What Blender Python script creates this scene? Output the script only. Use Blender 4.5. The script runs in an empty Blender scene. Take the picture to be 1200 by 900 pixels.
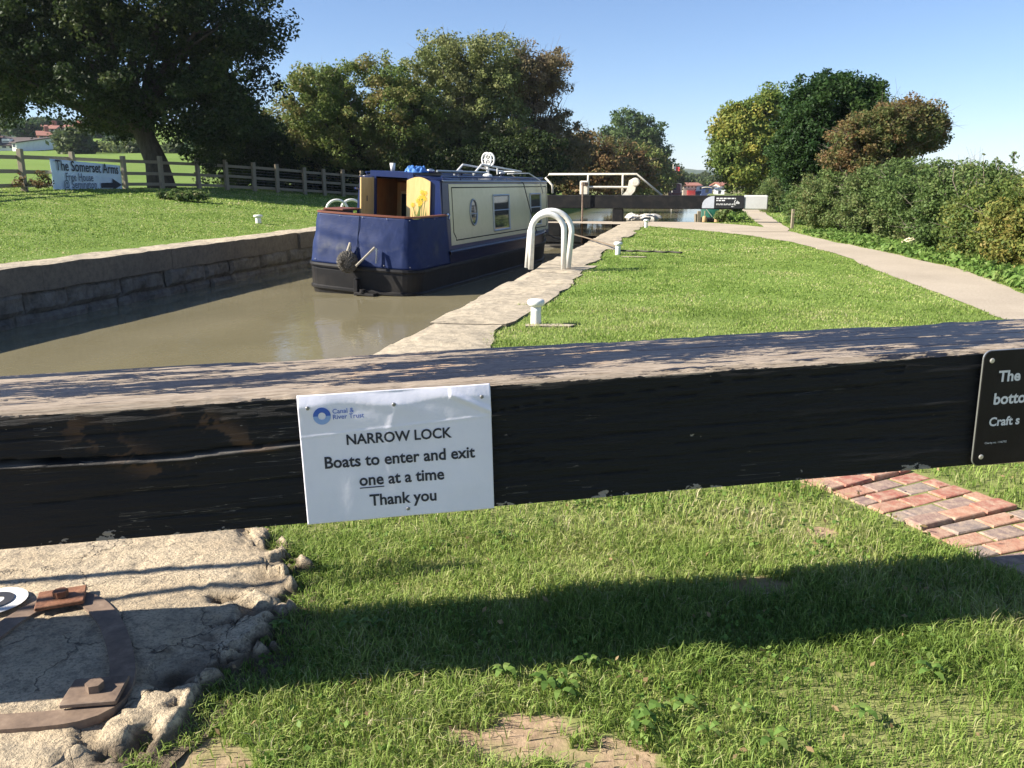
import bpy, math, random
import numpy as np
from mathutils import Vector, Matrix
random.seed(7); RNG = np.random.default_rng(11)
S = bpy.context.scene
C = S.collection
R = math.radians
# ------------------------------------------------------------------ camera, world, sun, exposure
HC = 1.15                      # camera height over the lock coping
cam = bpy.data.cameras.new('camera'); cam.sensor_width = 36; cam.lens = 29.1
cam.clip_start = .05; cam.clip_end = 20000
co = bpy.data.objects.new('camera', cam); C.objects.link(co)
co.location = (0, 0, HC); co.rotation_euler = (R(90 - 13.62), 0, 0); S.camera = co
SUN_EL, SUN_AZ = 33.0, 260.5   # azimuth clockwise from +Y
w = bpy.data.worlds.new('World'); S.world = w; w.use_nodes = True
nt = w.node_tree; bg = nt.nodes['Background']
sky = nt.nodes.new('ShaderNodeTexSky'); sky.sky_type = 'NISHITA'; sky.sun_disc = False
sky.sun_elevation = R(SUN_EL); sky.sun_rotation = R(SUN_AZ)
sky.air_density = .9; sky.dust_density = .1; sky.ozone_density = 2.4; sky.altitude = 50
tn = nt.nodes.new('ShaderNodeMix'); tn.data_type = 'RGBA'; tn.blend_type = 'MULTIPLY'; tn.inputs[0].default_value = 1; tn.inputs[7].default_value = (.90,.97,1.12,1)
nt.links.new(sky.outputs[0], tn.inputs[6]); nt.links.new(tn.outputs[2], bg.inputs[0]); bg.inputs[1].default_value = .06
sl = bpy.data.lights.new('sun', 'SUN'); sl.energy = 5.0; sl.angle = R(.5); sl.color = (1, .925, .81)
so = bpy.data.objects.new('sun', sl); C.objects.link(so)
sd = Vector((math.sin(R(SUN_AZ)) * math.cos(R(SUN_EL)), math.cos(R(SUN_AZ)) * math.cos(R(SUN_EL)), math.sin(R(SUN_EL))))
so.rotation_euler = sd.to_track_quat('Z', 'Y').to_euler(); so.location = sd * 50
S.view_settings.view_transform = 'Standard'; S.view_settings.look = 'None'
S.view_settings.exposure = 1.32; S.view_settings.gamma = 1
S.render.engine = 'CYCLES'
S.cycles.max_bounces = 8; S.cycles.transparent_max_bounces = 8; S.cycles.volume_bounces = 0

# ------------------------------------------------------------------ helpers
def hsh(ix, iy, iz, s):
    n = (ix.astype(np.int64) * 374761393 + iy.astype(np.int64) * 668265263 + iz.astype(np.int64) * 2147483647 + s * 1274126177) & 0xffffffff
    n = ((n ^ (n >> 13)) * 1274126177) & 0xffffffff
    n = n ^ (n >> 16)
    return (n & 0xffff) / 65535.0
def vnoise(x, y, z=0, s=0):
    x = np.asarray(x, float); y = np.asarray(y, float); z = np.asarray(z, float) + x * 0
    fx, fy, fz = np.floor(x), np.floor(y), np.floor(z)
    u, v, q = x - fx, y - fy, z - fz
    u = u*u*(3-2*u); v = v*v*(3-2*v); q = q*q*(3-2*q)
    r = 0
    for a in (0, 1):
        for b in (0, 1):
            for c in (0, 1):
                r = r + hsh(fx+a, fy+b, fz+c, s) * (u if a else 1-u) * (v if b else 1-v) * (q if c else 1-q)
    return r * 2 - 1
def fbm(x, y, z=0, s=0, o=4):
    r = 0; a = .5; f = 1.0
    for i in range(o):
        r = r + a * vnoise(np.asarray(x)*f, np.asarray(y)*f, np.asarray(z)*f, s+i*17); a *= .5; f *= 2.03
    return r

def mat(name, col=(.5,.5,.5), rough=.7, metal=0, spec=.5):
    m = bpy.data.materials.new(name); m.use_nodes = True
    b = m.node_tree.nodes['Principled BSDF']
    b.inputs['Base Color'].default_value = (*col, 1); b.inputs['Roughness'].default_value = rough
    b.inputs['Metallic'].default_value = metal; b.inputs['Specular IOR Level'].default_value = spec
    m.diffuse_color = (*col, 1)
    return m
def N(m, t, **k):
    n = m.node_tree.nodes.new(t)
    for a, b in k.items(): setattr(n, a, b)
    return n
def L(m, a, b): m.node_tree.links.new(a, b)
def coords(m, scale=(1,1,1), rot=(0,0,0), kind='Object'):
    tc = N(m, 'ShaderNodeTexCoord'); mp = N(m, 'ShaderNodeMapping')
    mp.inputs['Scale'].default_value = scale; mp.inputs['Rotation'].default_value = rot
    L(m, tc.outputs[kind], mp.inputs[0]); return mp.outputs[0]
def noise(m, vec, scale, detail=5, rough=.6, dist=0):
    n = N(m, 'ShaderNodeTexNoise'); n.inputs['Scale'].default_value = scale
    n.inputs['Detail'].default_value = detail; n.inputs['Roughness'].default_value = rough
    n.inputs['Distortion'].default_value = dist
    if vec is not None: L(m, vec, n.inputs['Vector'])
    return n.outputs['Fac']
def ramp(m, fac, stops, interp='LINEAR'):
    r = N(m, 'ShaderNodeValToRGB'); r.color_ramp.interpolation = interp
    e = r.color_ramp.elements
    while len(e) < len(stops): e.new(.5)
    for k, (p, c) in zip(e, stops):
        k.position = p; k.color = (*c, 1) if len(c) == 3 else c
    L(m, fac, r.inputs[0]); return r.outputs[0]
def mix(m, fac, a, b, mode='MIX'):
    n = N(m, 'ShaderNodeMix'); n.data_type = 'RGBA'; n.blend_type = mode
    for i, v in ((0, fac), (6, a), (7, b)):
        if hasattr(v, 'is_linked') or hasattr(v, 'links'): L(m, v, n.inputs[i])
        elif i == 0: n.inputs[0].default_value = v
        else: n.inputs[i].default_value = (*v, 1)
    return n.outputs[2]
def math_(m, op, a, b=0, clamp=False):
    n = N(m, 'ShaderNodeMath', operation=op); n.use_clamp = clamp
    for i, v in ((0, a), (1, b)):
        if hasattr(v, 'links'): L(m, v, n.inputs[i])
        else: n.inputs[i].default_value = v
    return n.outputs[0]
def bsdf(m): return m.node_tree.nodes['Principled BSDF']
def setcol(m, sock): L(m, sock, bsdf(m).inputs['Base Color'])
def setrough(m, sock): L(m, sock, bsdf(m).inputs['Roughness'])
def bump(m, h, strength=.3, dist=.02):
    b = N(m, 'ShaderNodeBump'); b.inputs['Strength'].default_value = strength; b.inputs['Distance'].default_value = dist
    L(m, h, b.inputs['Height']); L(m, b.outputs[0], bsdf(m).inputs['Normal'])
def paint(name, col, rough=.45, var=.25, scale=6, dirt=(.12,.10,.07), damt=.25, bs=.15):
    m = mat(name, col, rough)
    v = coords(m)
    n1 = noise(m, v, scale, 6, .65)
    c = mix(m, ramp(m, n1, [(.45, (0,0,0)), (.8, (damt,)*3)]), col, dirt)
    n2 = noise(m, v, scale*7, 4)
    c2 = mix(m, var, c, ramp(m, n2, [(.3, tuple(x*.7 for x in col)), (.7, tuple(min(1, x*1.2) for x in col))]))
    setcol(m, c2); bump(m, n2, bs, .005)
    return m

class MB:
    def __init__(s): s.v = []; s.f = []; s.t = []
    def add(s, vs, fs):
        o = len(s.v); s.v += [tuple(p) for p in vs]; s.f += [tuple(i+o for i in f) for f in fs]; return s
    def box(s, a, b, M=None, bev=0):
        x0,y0,z0 = a; x1,y1,z1 = b
        if bev <= 0:
            vs = [(x,y,z) for z in (z0,z1) for x,y in ((x0,y0),(x1,y0),(x1,y1),(x0,y1))]
            fs = [(3,2,1,0),(4,5,6,7),(0,1,5,4),(1,2,6,5),(2,3,7,6),(3,0,4,7)]
        else:
            e = min(bev, (x1-x0)*.45, (y1-y0)*.45, (z1-z0)*.45)
            def ring(i, z): return [(x0+i+ (e if i == 0 else 0), y0+i, z), (x1-i-(e if i == 0 else 0), y0+i, z), (x1-i, y0+i+(e if i == 0 else 0), z), (x1-i, y1-i-(e if i == 0 else 0), z), (x1-i-(e if i == 0 else 0), y1-i, z), (x0+i+(e if i == 0 else 0), y1-i, z), (x0+i, y1-i-(e if i == 0 else 0), z), (x0+i, y0+i+(e if i == 0 else 0), z)]
            def ring2(z): return [(x0+2*e,y0+e,z),(x1-2*e,y0+e,z),(x1-e,y0+2*e,z),(x1-e,y1-2*e,z),(x1-2*e,y1-e,z),(x0+2*e,y1-e,z),(x0+e,y1-2*e,z),(x0+e,y0+2*e,z)]
            rs = [ring2(z0), ring(0, z0+e), ring(0, z1-e), ring2(z1)]
            vs = sum(rs, [])
            fs = [tuple(range(7,-1,-1)), tuple(range(24,32))]
            for k in range(3):
                for i in range(8): j = (i+1) % 8; fs.append((k*8+i, k*8+j, k*8+8+j, k*8+8+i))
        if M is not None: vs = [tuple(M @ Vector(p)) for p in vs]
        return s.add(vs, fs)
    def tube(s, pts, r, n=8, cap=True, close=False):
        pts = [Vector(p) for p in pts]; k = len(pts)
        rr = r if isinstance(r, (list, tuple)) else [r]*k
        vs = []; fs = []
        up = None
        for i, p in enumerate(pts):
            a = pts[(i-1) % k] if (i > 0 or close) else p; b = pts[(i+1) % k] if (i < k-1 or close) else p
            d = (b - a)
            if d.length < 1e-9: d = Vector((0,0,1))
            d.normalize()
            if up is None: up = Vector((0,0,1)) if abs(d.z) < .9 else Vector((1,0,0))
            x = d.cross(up)
            if x.length < 1e-4: x = d.orthogonal()
            x.normalize(); y = x.cross(d); y.normalize(); up = y
            for j in range(n):
                t = 2*math.pi*j/n; vs.append(p + x*math.cos(t)*rr[i] + y*math.sin(t)*rr[i])
        for i in range(k-1 if not close else k):
            for j in range(n):
                a = i*n+j; b = i*n+(j+1) % n; c = ((i+1) % k)*n+(j+1) % n; d = ((i+1) % k)*n+j
                fs.append((a, b, c, d))
        if cap and not close: fs.append(tuple(range(n-1,-1,-1))); fs.append(tuple((k-1)*n+j for j in range(n)))
        return s.add(vs, fs)
    def lathe(s, prof, c=(0,0,0), n=20, M=None):
        vs = []; fs = []
        for r, z in prof:
            for j in range(n):
                t = 2*math.pi*j/n; vs.append((c[0]+r*math.cos(t), c[1]+r*math.sin(t), c[2]+z))
        for i in range(len(prof)-1):
            for j in range(n): fs.append((i*n+j, i*n+(j+1) % n, (i+1)*n+(j+1) % n, (i+1)*n+j))
        fs.append(tuple(range(n-1,-1,-1))); fs.append(tuple((len(prof)-1)*n+j for j in range(n)))
        if M is not None: vs = [tuple(M @ Vector(p)) for p in vs]
        return s.add(vs, fs)
    def prism(s, poly, z0, z1, M=None):
        n = len(poly)
        vs = [(x,y,z0) for x,y in poly] + [(x,y,z1) for x,y in poly]
        fs = [tuple(range(n-1,-1,-1)), tuple(range(n,2*n))] + [(i,(i+1) % n,n+(i+1) % n,n+i) for i in range(n)]
        if M is not None: vs = [tuple(M @ Vector(p)) for p in vs]
        return s.add(vs, fs)
    def grid(s, P):       # P[i][j] -> point
        P = np.asarray(P); a, b = P.shape[:2]
        o = len(s.v); s.v += [tuple(p) for p in P.reshape(-1, 3)]
        s.f += [(o+i*b+j, o+i*b+j+1, o+(i+1)*b+j+1, o+(i+1)*b+j) for i in range(a-1) for j in range(b-1)]
        return s
    def build(s, name, m, parent=None, smooth=False, tint=None):
        me = bpy.data.meshes.new(name); me.from_pydata(s.v, [], s.f); me.update()
        if m: me.materials.append(m)
        if tint is not None:
            at = me.attributes.new('tint', 'FLOAT', 'POINT'); at.data.foreach_set('value', np.asarray(tint, np.float32))
        if smooth: me.polygons.foreach_set('use_smooth', [True]*len(me.polygons))
        o = bpy.data.objects.new(name, me); C.objects.link(o)
        if parent: o.parent = parent
        return o
def npmesh(name, V, faces_idx, loops_per, m, parent=None, tint=None):
    """fast mesh: V (n,3); faces_idx flat loop vertex indices; loops_per list of face sizes"""
    me = bpy.data.meshes.new(name)
    me.vertices.add(len(V)); me.vertices.foreach_set('co', np.asarray(V, np.float32).ravel())
    me.loops.add(len(faces_idx)); me.loops.foreach_set('vertex_index', np.asarray(faces_idx, np.int32))
    lp = np.asarray(loops_per, np.int32); st = np.concatenate([[0], np.cumsum(lp)[:-1]]).astype(np.int32)
    me.polygons.add(len(lp)); me.polygons.foreach_set('loop_start', st)
    me.update(calc_edges=True)
    if tint is not None:
        at = me.attributes.new('tint', 'FLOAT', 'POINT'); at.data.foreach_set('value', np.asarray(tint, np.float32))
    me.materials.append(m)
    o = bpy.data.objects.new(name, me); C.objects.link(o)
    if parent: o.parent = parent
    return o
def tag(o, label=None, cat=None, group=None, kind=None):
    for k, v in (('label', label), ('category', cat), ('group', group), ('kind', kind)):
        if v: o[k] = v
    return o
def thing(name, label, cat, loc=(0,0,0), rz=0, group=None):
    o = bpy.data.objects.new(name, None); C.objects.link(o); o.location = loc; o.rotation_euler = (0,0,rz)
    o.empty_display_size = .3
    return tag(o, label, cat, group)
def kids(o): return [c for c in bpy.data.objects if c.parent == o]
def copy_tree(o, parent=None):
    c = o.copy(); C.objects.link(c); c.parent = parent
    for k in kids(o): copy_tree(k, c)
    return c
def recalc(o):
    import bmesh
    b = bmesh.new(); b.from_mesh(o.data); bmesh.ops.recalc_face_normals(b, faces=b.faces); b.to_mesh(o.data); b.free(); return o
# text as flat mesh, lower-left at 0,0 in xy; width fixed
def text_pts(s, width, bold=0.0, sx=1.0, shear=0):
    cu = bpy.data.curves.new('t', 'FONT'); cu.body = s; cu.size = 1; cu.offset = bold; cu.resolution_u = 3; cu.fill_mode = 'BOTH'; cu.shear = shear
    ob = bpy.data.objects.new('t', cu); C.objects.link(ob)
    dg = bpy.context.evaluated_depsgraph_get(); me = bpy.data.meshes.new_from_object(ob.evaluated_get(dg))
    V = [tuple(v.co) for v in me.vertices]; Fs = [tuple(p.vertices) for p in me.polygons]
    bpy.data.objects.remove(ob); bpy.data.meshes.remove(me)
    x0 = min(v[0] for v in V); x1 = max(v[0] for v in V); k = width/(x1-x0)
    return [((v[0]-x0)*k, v[1]*k*sx) for v in V], Fs
def put_text(mb, s, x, z, width, y=0, bold=.015, sx=1.0, f=None, align='l'):
    V, Fs = text_pts(s, width, bold, sx)
    if align == 'c': x -= width/2
    P = [(x+a, y + (f(x+a, z+b) if f else 0), z+b) for a, b in V]
    mb.add(P, Fs)
def quads(n): return np.arange(n*4), np.full(n, 4)

# ------------------------------------------------------------------ pixel rays (only to lay points on the ground plan)
PIT = R(13.62); FP = 970.0
def ray(x, y):
    v = 450-y; return (x-600, FP*math.cos(PIT)+v*math.sin(PIT), v*math.cos(PIT)-FP*math.sin(PIT))
def at(x, y, Y):
    r = ray(x, y); t = Y/r[1]; return Vector((r[0]*t, Y, HC+r[2]*t))
def gz(x, y, z=0):
    r = ray(x, y); t = (z-HC)/r[2]; return Vector((r[0]*t, r[1]*t, z))
# lock frame: u along the lock, v across (to the right)
LA = R(12.3); UX, UY = math.sin(LA), math.cos(LA)
def lw(v, u): return (v*UY+u*UX, -v*UX+u*UY)
def wl(X, Y): return (X*UY-Y*UX, X*UX+Y*UY)
WZ = -.8
VL, VR = -9.12, -2.1          # lock walls

def ss(x, a, b):
    t = np.clip((x-a)/(b-a), 0, 1); return t*t*(3-2*t)
def terrain(X, Y):
    X = np.asarray(X, float); Y = np.asarray(Y, float)
    v, u = wl(X, Y)
    z = .1*np.clip(-9.9-v, 0, 9.5)
    wl_ = ss(-v, 22, 60)
    z = z + wl_*(.05*np.clip(Y-35, 0, 115) + .105*np.clip(Y-150, 0, 120))
    far = ss(v, 12, 60)
    z = z - 1.5*far
    z = z + .03*fbm(X*.4, Y*.4, 0, 3, 2)*ss(np.abs(v-3.4), 6.5, 9)
    return z

# ------------------------------------------------------------------ materials for the setting
def mk_ground():
    m = mat('grass_ground', rough=.95, spec=.1)
    v = coords(m)
    n1 = noise(m, v, .35, 4); n2 = noise(m, v, 3.0, 6, .7); n3 = noise(m, v, 40, 4, .7)
    c = ramp(m, n1, [(.3, (.14,.20,.045)), (.55, (.20,.255,.065)), (.75, (.30,.30,.12))])
    c = mix(m, .5, c, ramp(m, n2, [(.3, (.09,.16,.025)), (.6, (.16,.25,.045)), (.8, (.27,.27,.11))]))
    c = mix(m, .5, c, ramp(m, n3, [(.35, (.06,.12,.018)), (.65, (.20,.29,.06))]))
    _t = N(m, 'ShaderNodeTexCoord'); _s = N(m, 'ShaderNodeSeparateXYZ'); L(m, _t.outputs['Object'], _s.inputs[0])
    fy = math_(m, 'MULTIPLY', math_(m, 'DIVIDE', math_(m, 'SUBTRACT', _s.outputs[1], 75), 40, True), math_(m, 'GREATER_THAN', _s.outputs[0], -20))
    c = mix(m, math_(m, 'MULTIPLY', fy, .85), c, (.24,.20,.12))
    # bare earth patches and soil under the near blades
    g = N(m, 'ShaderNodeTexCoord'); sp = N(m, 'ShaderNodeSeparateXYZ'); L(m, g.outputs['Object'], sp.inputs[0])
    dirt = None
    for cx, cy, rx, ry in DIRT:
        dx = math_(m, 'DIVIDE', math_(m, 'SUBTRACT', sp.outputs[0], cx), rx)
        dy = math_(m, 'DIVIDE', math_(m, 'SUBTRACT', sp.outputs[1], cy), ry)
        d = math_(m, 'ADD', math_(m, 'MULTIPLY', dx, dx), math_(m, 'MULTIPLY', dy, dy))
        k = math_(m, 'MULTIPLY', math_(m, 'SUBTRACT', 1.5, math_(m, 'ADD', d, math_(m, 'MULTIPLY', math_(m, 'SUBTRACT', noise(m, v, 16, 4, .6), .5), 3.0)), True), 3, True)
        dirt = k if dirt is None else math_(m, 'MAXIMUM', dirt, k)
    near = math_(m, 'SUBTRACT', 1.0, math_(m, 'DIVIDE', sp.outputs[1], 9.0), True)
    soil = ramp(m, noise(m, v, 30, 6, .7), [(.3, (.20,.14,.09)), (.7, (.46,.33,.22))])
    fac = math_(m, 'MAXIMUM', math_(m, 'MULTIPLY', dirt, ramp(m, n2, [(.35, (.5,)*3), (.55, (1,)*3)])), math_(m, 'MULTIPLY', near, .45))
    c = mix(m, fac, c, soil)
    setcol(m, c); bump(m, n3, .5, .008)
    return m
DIRT = [(.0,1.53,.15,.08), (.17,1.47,.13,.07), (.74,2.22,.10,.06), (-.62,1.40,.08,.12), (.4,1.2,.3,.12), (1.05,2.6,.05,.05)]
M_ground = mk_ground()
M_stone = mat('sandstone', rough=.9)
def _stone(m, light, dark, s=1.0):
    v = coords(m)
    n1 = noise(m, v, 1.7*s, 6, .65, .4); n2 = noise(m, v, 14*s, 7, .7); n3 = noise(m, v, 70*s, 5, .7)
    c = ramp(m, n1, [(.3, dark), (.55, light), (.8, tuple(x*1.15 for x in light))])
    c = mix(m, .45, c, ramp(m, n2, [(.38, tuple(x*.4 for x in dark)), (.58, light)]))
    c = mix(m, ramp(m, n3, [(.3, (.35,)*3), (.45, (0,)*3)]), c, (.09,.075,.055))
    setcol(m, c)
    bump(m, math_(m, 'ADD', math_(m, 'MULTIPLY', n2, .7), math_(m, 'MULTIPLY', n3, .3)), .9, .02)
_stone(M_stone, (.50,.42,.30), (.27,.23,.17))
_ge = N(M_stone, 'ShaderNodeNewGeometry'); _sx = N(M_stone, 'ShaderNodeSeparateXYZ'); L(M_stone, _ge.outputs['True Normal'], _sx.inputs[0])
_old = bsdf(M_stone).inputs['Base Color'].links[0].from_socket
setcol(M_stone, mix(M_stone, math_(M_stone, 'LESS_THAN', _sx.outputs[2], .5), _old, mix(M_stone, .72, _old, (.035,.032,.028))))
M_wall = mat('wet_lock_stone', rough=.8); _stone(M_wall, (.17,.155,.125), (.05,.046,.04), .8)
M_path = mat('gravel_path', rough=.95, spec=.2)
v_ = coords(M_path); n_ = noise(M_path, v_, .8, 5); nn_ = noise(M_path, v_, 60, 4, .8)
setcol(M_path, mix(M_path, .5, ramp(M_path, n_, [(.3, (.33,.275,.205)), (.7, (.50,.425,.325))]), ramp(M_path, nn_, [(.3, (.22,.185,.14)), (.7, (.58,.50,.40))])))
bump(M_path, nn_, .6, .01)
M_water = mat('canal_water', (.20,.175,.095), .06, 0, .5)
bsdf(M_water).inputs['IOR'].default_value = 1.33
v_ = coords(M_water, (1,1,1), (0,0,R(12)))
nw = noise(M_water, coords(M_water, (1.0,.45,1)), 2.2, 3, .55, .6); nw2 = noise(M_water, v_, .5, 2, .5)
setcol(M_water, mix(M_water, ramp(M_water, nw2, [(.35, (0,)*3), (.7, (1,)*3)]), (.185,.163,.098), (.225,.198,.122)))
_ws = N(M_water, 'ShaderNodeSeparateXYZ'); L(M_water, coords(M_water), _ws.inputs[0])
_calm = math_(M_water, 'SUBTRACT', 1.0, math_(M_water, 'MULTIPLY', math_(M_water, 'DIVIDE', math_(M_water, 'SUBTRACT', _ws.outputs[1], 24), 4, True), .9))   # still water in the upper pound
bump(M_water, math_(M_water, 'MULTIPLY', _calm, math_(M_water, 'ADD', nw, math_(M_water, 'MULTIPLY', noise(M_water, v_, 9, 3, .5), .18))), .16, .05)

# ------------------------------------------------------------------ ground sheet
def in_canal(v, u):
    return ((v >= -9.26) & (v <= -1.99) & (u <= 190)) | ((v >= -9.26) & (v <= .96) & (u >= 26.49) & (u <= 190))
def geo(a, b, n): return list(np.geomspace(a, b, n))
vl = sorted([-x for x in geo(22, 2500, 26)] + list(np.arange(-21, -9.35, .75)) + [-9.35,-9.3,-9.25,-5.5,-2.0,-1.95] + list(np.arange(-1.6, .9, .4)) + [.95,1.0] + list(np.arange(1.4, 16, .8)) + geo(17, 2500, 24))
ul = sorted(list(-np.array(geo(3, 60, 8))) + list(np.arange(-2, 26.3, .8)) + [26.45,26.5] + list(np.arange(27.5, 60, 1.5)) + list(np.arange(62, 300, 8)) + [189.9,190.1] + geo(310, 2500, 18))
vv, uu = np.meshgrid(vl, ul)
GX, GY = vv*UY+uu*UX, -vv*UX+uu*UY
gzv = terrain(GX, GY); gzv = np.where(in_canal(vv, uu), -2.2, gzv)
bankz = np.where((np.abs(vv-1.0) < .01) & (uu > 26.5), -.25, gzv)
mb = MB(); mb.grid(np.dstack([GX, GY, bankz]))
mb.f = [f[::-1] for f in mb.f]
g = mb.build('ground', M_ground, smooth=False); g['kind'] = 'structure'; recalc(g)
mb = MB()
P = [lw(-9.6, -60), lw(1.4, -60), lw(1.4, 191), lw(-9.6, 191)]
mb.add([(x, y, WZ) for x, y in P], [(0,1,2,3)])
o = mb.build('water', M_water); o['kind'] = 'structure'

# ------------------------------------------------------------------ paths
PL = [(7.5,3.4),(5.0,5.6),(4.28,7.15),(4.49,8.34),(4.84,10.46),(5.45,14.12),(5.6,17),(5.35,19.2),(4.6,21.6),(3.2,24.3),(.0,25.8)]
PR = [(10,5.5),(6.3,7.2),(5.46,8.81),(6.15,11.41),(6.35,13.62),(6.5,16.59),(6.75,20.0),(6.95,21.8),(6.55,24.0),(5.6,25.75),(2.8,26.4)]
QL = [(5.4,20.5),(6.75,22.6),(9.23,33.46),(11.07,41.9),(14.2,56),(19,74)]
QR = [(6.78,20.4),(7.3,22.3),(10.05,33.46),(12.05,41.9),(15.4,56),(20.4,74)]
def resample(A, n):
    A = np.array(A, float); d = np.r_[0, np.cumsum(np.hypot(*np.diff(A, axis=0).T))]; t = np.linspace(0, d[-1], n)
    return np.c_[np.interp(t, d, A[:,0]), np.interp(t, d, A[:,1])]
def strip(Lp, Rp, z, n, name, m, k=6):
    A = resample(Lp, n); B = resample(Rp, n)
    wv = fbm(np.arange(n)*.35, 0*A[:,0], 0, 5)[:,None]*.13
    d = (B-A)/np.linalg.norm(B-A, axis=1)[:,None]
    A = A + d*wv; B = B + d*fbm(np.arange(n)*.4, 0*A[:,0]+9, 0, 8)[:,None]*.13
    P = np.array([[(*(A[i]+(B[i]-A[i])*t), z) for t in np.linspace(0, 1, k)] for i in range(n)])
    mb = MB(); mb.grid(P); o = mb.build(name, m); recalc(o)
    if o.data.polygons[0].normal.z < 0: o.data.flip_normals()
    o['kind'] = 'structure'; return o
strip(PL, PR, .006, 90, 'path', M_path)
strip(QL, QR, .011, 90, 'path', M_path)
def inpoly(X, Y, poly):
    r = np.zeros(X.shape, bool); n = len(poly); j = n-1
    for i in range(n):
        xi, yi = poly[i]; xj, yj = poly[j]
        c = ((yi > Y) != (yj > Y)) & (X < (xj-xi)*(Y-yi)/((yj-yi) or 1e-9)+xi)
        r ^= c; j = i
    return r
POLY1 = PL+PR[::-1]; POLY2 = QL+QR[::-1]

# brick treads swept by the beam: an arc round the gate pivot
BP = (-1.9, 1.2); BR0, BR1 = 3.58, 4.08
def bricks():
    m = mat('tread_brick', rough=.85)
    a = N(m, 'ShaderNodeAttribute', attribute_name='tint')
    c = ramp(m, a.outputs['Fac'], [(0, (.36,.12,.08)), (.25, (.30,.09,.065)), (.5, (.40,.19,.12)), (.72, (.22,.14,.125)), (.9, (.19,.155,.145)), (1, (.38,.24,.17))])
    v = coords(m); n1 = noise(m, v, 25, 6, .7); n2 = noise(m, v, 90, 4, .7)
    c = mix(m, ramp(m, n1, [(.4, (.05,)*3), (.68, (.8,)*3)]), c, (.50,.37,.26))
    setcol(m, c); bump(m, n2, .6, .006)
    M_m = mat('old_mortar', rough=.95); vm = coords(M_m); nm = noise(M_m, vm, 45, 5, .7)
    setcol(M_m, ramp(M_m, nm, [(.35, (.20,.16,.10)), (.5, (.36,.28,.19)), (.7, (.46,.37,.26))])); bump(M_m, nm, .8, .01)
    rnd = random.Random(3)
    mb = MB(); tint = []
    def pol(r, t): return (BP[0]+r*math.cos(t), BP[1]+r*math.sin(t))
    step = .082/3.75; t = R(-8); k = 0
    while t < R(48):
        raised = (k % 5 == 0)
        r = BR0 + (.0 if k % 2 else -.0)
        widths = [.165,.165,.165] if k % 2 else [.085,.165,.165,.08]
        z1 = .019 if raised else .006
        for wd in widths:
            g_ = .006
            P = []
            j = [rnd.uniform(-.003,.003) for _ in range(8)]
            dz = rnd.uniform(-.003,.004)
            cs = [(r+g_+j[0], t+.0012), (r+wd-g_+j[1], t+.0012), (r+wd-g_+j[1], t+step-.0014), (r+g_+j[0], t+step-.0014)]
            o = len(mb.v); e = .004
            lo = [(*pol(a_, b_), -.05) for a_, b_ in cs]; mid = [(*pol(a_, b_), z1+dz-e) for a_, b_ in cs]
            cx = sum(p[0] for p in lo)/4; cy = sum(p[1] for p in lo)/4
            up = [(p[0]+(cx-p[0])*.07, p[1]+(cy-p[1])*.10, z1+dz+rnd.uniform(-.002,.002)) for p in lo]
            mb.add(lo+mid+up, [(0,1,5,4),(1,2,6,5),(2,3,7,6),(3,0,4,7),(4,5,9,8),(5,6,10,9),(6,7,11,10),(7,4,8,11),(8,9,10,11)])
            tint += [rnd.random()]*12
            r += wd
        t += step; k += 1
    o = mb.build('brick_path', m, tint=tint); recalc(o); o['kind'] = 'structure'
    mb = MB()
    T = np.linspace(R(-8), R(48), 120)
    P = np.array([[(BP[0]+r*math.cos(t), BP[1]+r*math.sin(t), -.002+.0015*math.sin(r*200+t*300)) for r in np.linspace(BR0-.03, BR1+.02, 12)] for t in T])
    mb.grid(P); o = mb.build('mortar_bed', M_m); o['kind'] = 'structure'
    if o.data.polygons[0].normal.z < 0: o.data.flip_normals()
bricks()

# ------------------------------------------------------------------ lock walls with coping stones
def slab(mb, v0, v1, u0, u1, zt, th, seed, res=.12, amp=.03, edge=.09, outer=+1):
    nu = max(4, int((u1-u0)/res)); nv = max(4, int(abs(v1-v0)/res))
    uu = np.linspace(u0, u1, nu+1); tt = np.linspace(0, 1, nv+1)
    U2, T2 = np.meshgrid(uu, tt, indexing='ij')
    e0 = v0 + edge*.5*fbm(U2*1.3, U2*0+seed, 0, 2); e1 = v1 + edge*2*fbm(U2*1.1, U2*0+seed+50, 0, 4)
    V2 = e0+(e1-e0)*T2
    X = V2*UY+U2*UX; Y = -V2*UX+U2*UY
    Z = zt + amp*fbm(X*3, Y*3, 0, 21)
    # rounded arris on the perimeter
    d = np.minimum(np.minimum(U2-u0, u1-U2), np.minimum(np.abs(V2-e0), np.abs(e1-V2)))
    Z = Z - .012*np.clip(1-d/.05, 0, 1)**2
    P = np.dstack([X, Y, Z]); mb.grid(P)
    # skirts
    per = [P[i,0] for i in range(nu+1)]+[P[nu,j] for j in range(1, nv+1)]+[P[i,nv] for i in range(nu-1,-1,-1)]+[P[0,j] for j in range(nv-1,0,-1)]
    o = len(mb.v); n = len(per)
    mb.v += [tuple(p) for p in per] + [(p[0], p[1], p[2]-th) for p in per]
    mb.f += [(o+i, o+(i+1) % n, o+n+(i+1) % n, o+n+i) for i in range(n)]
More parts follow.
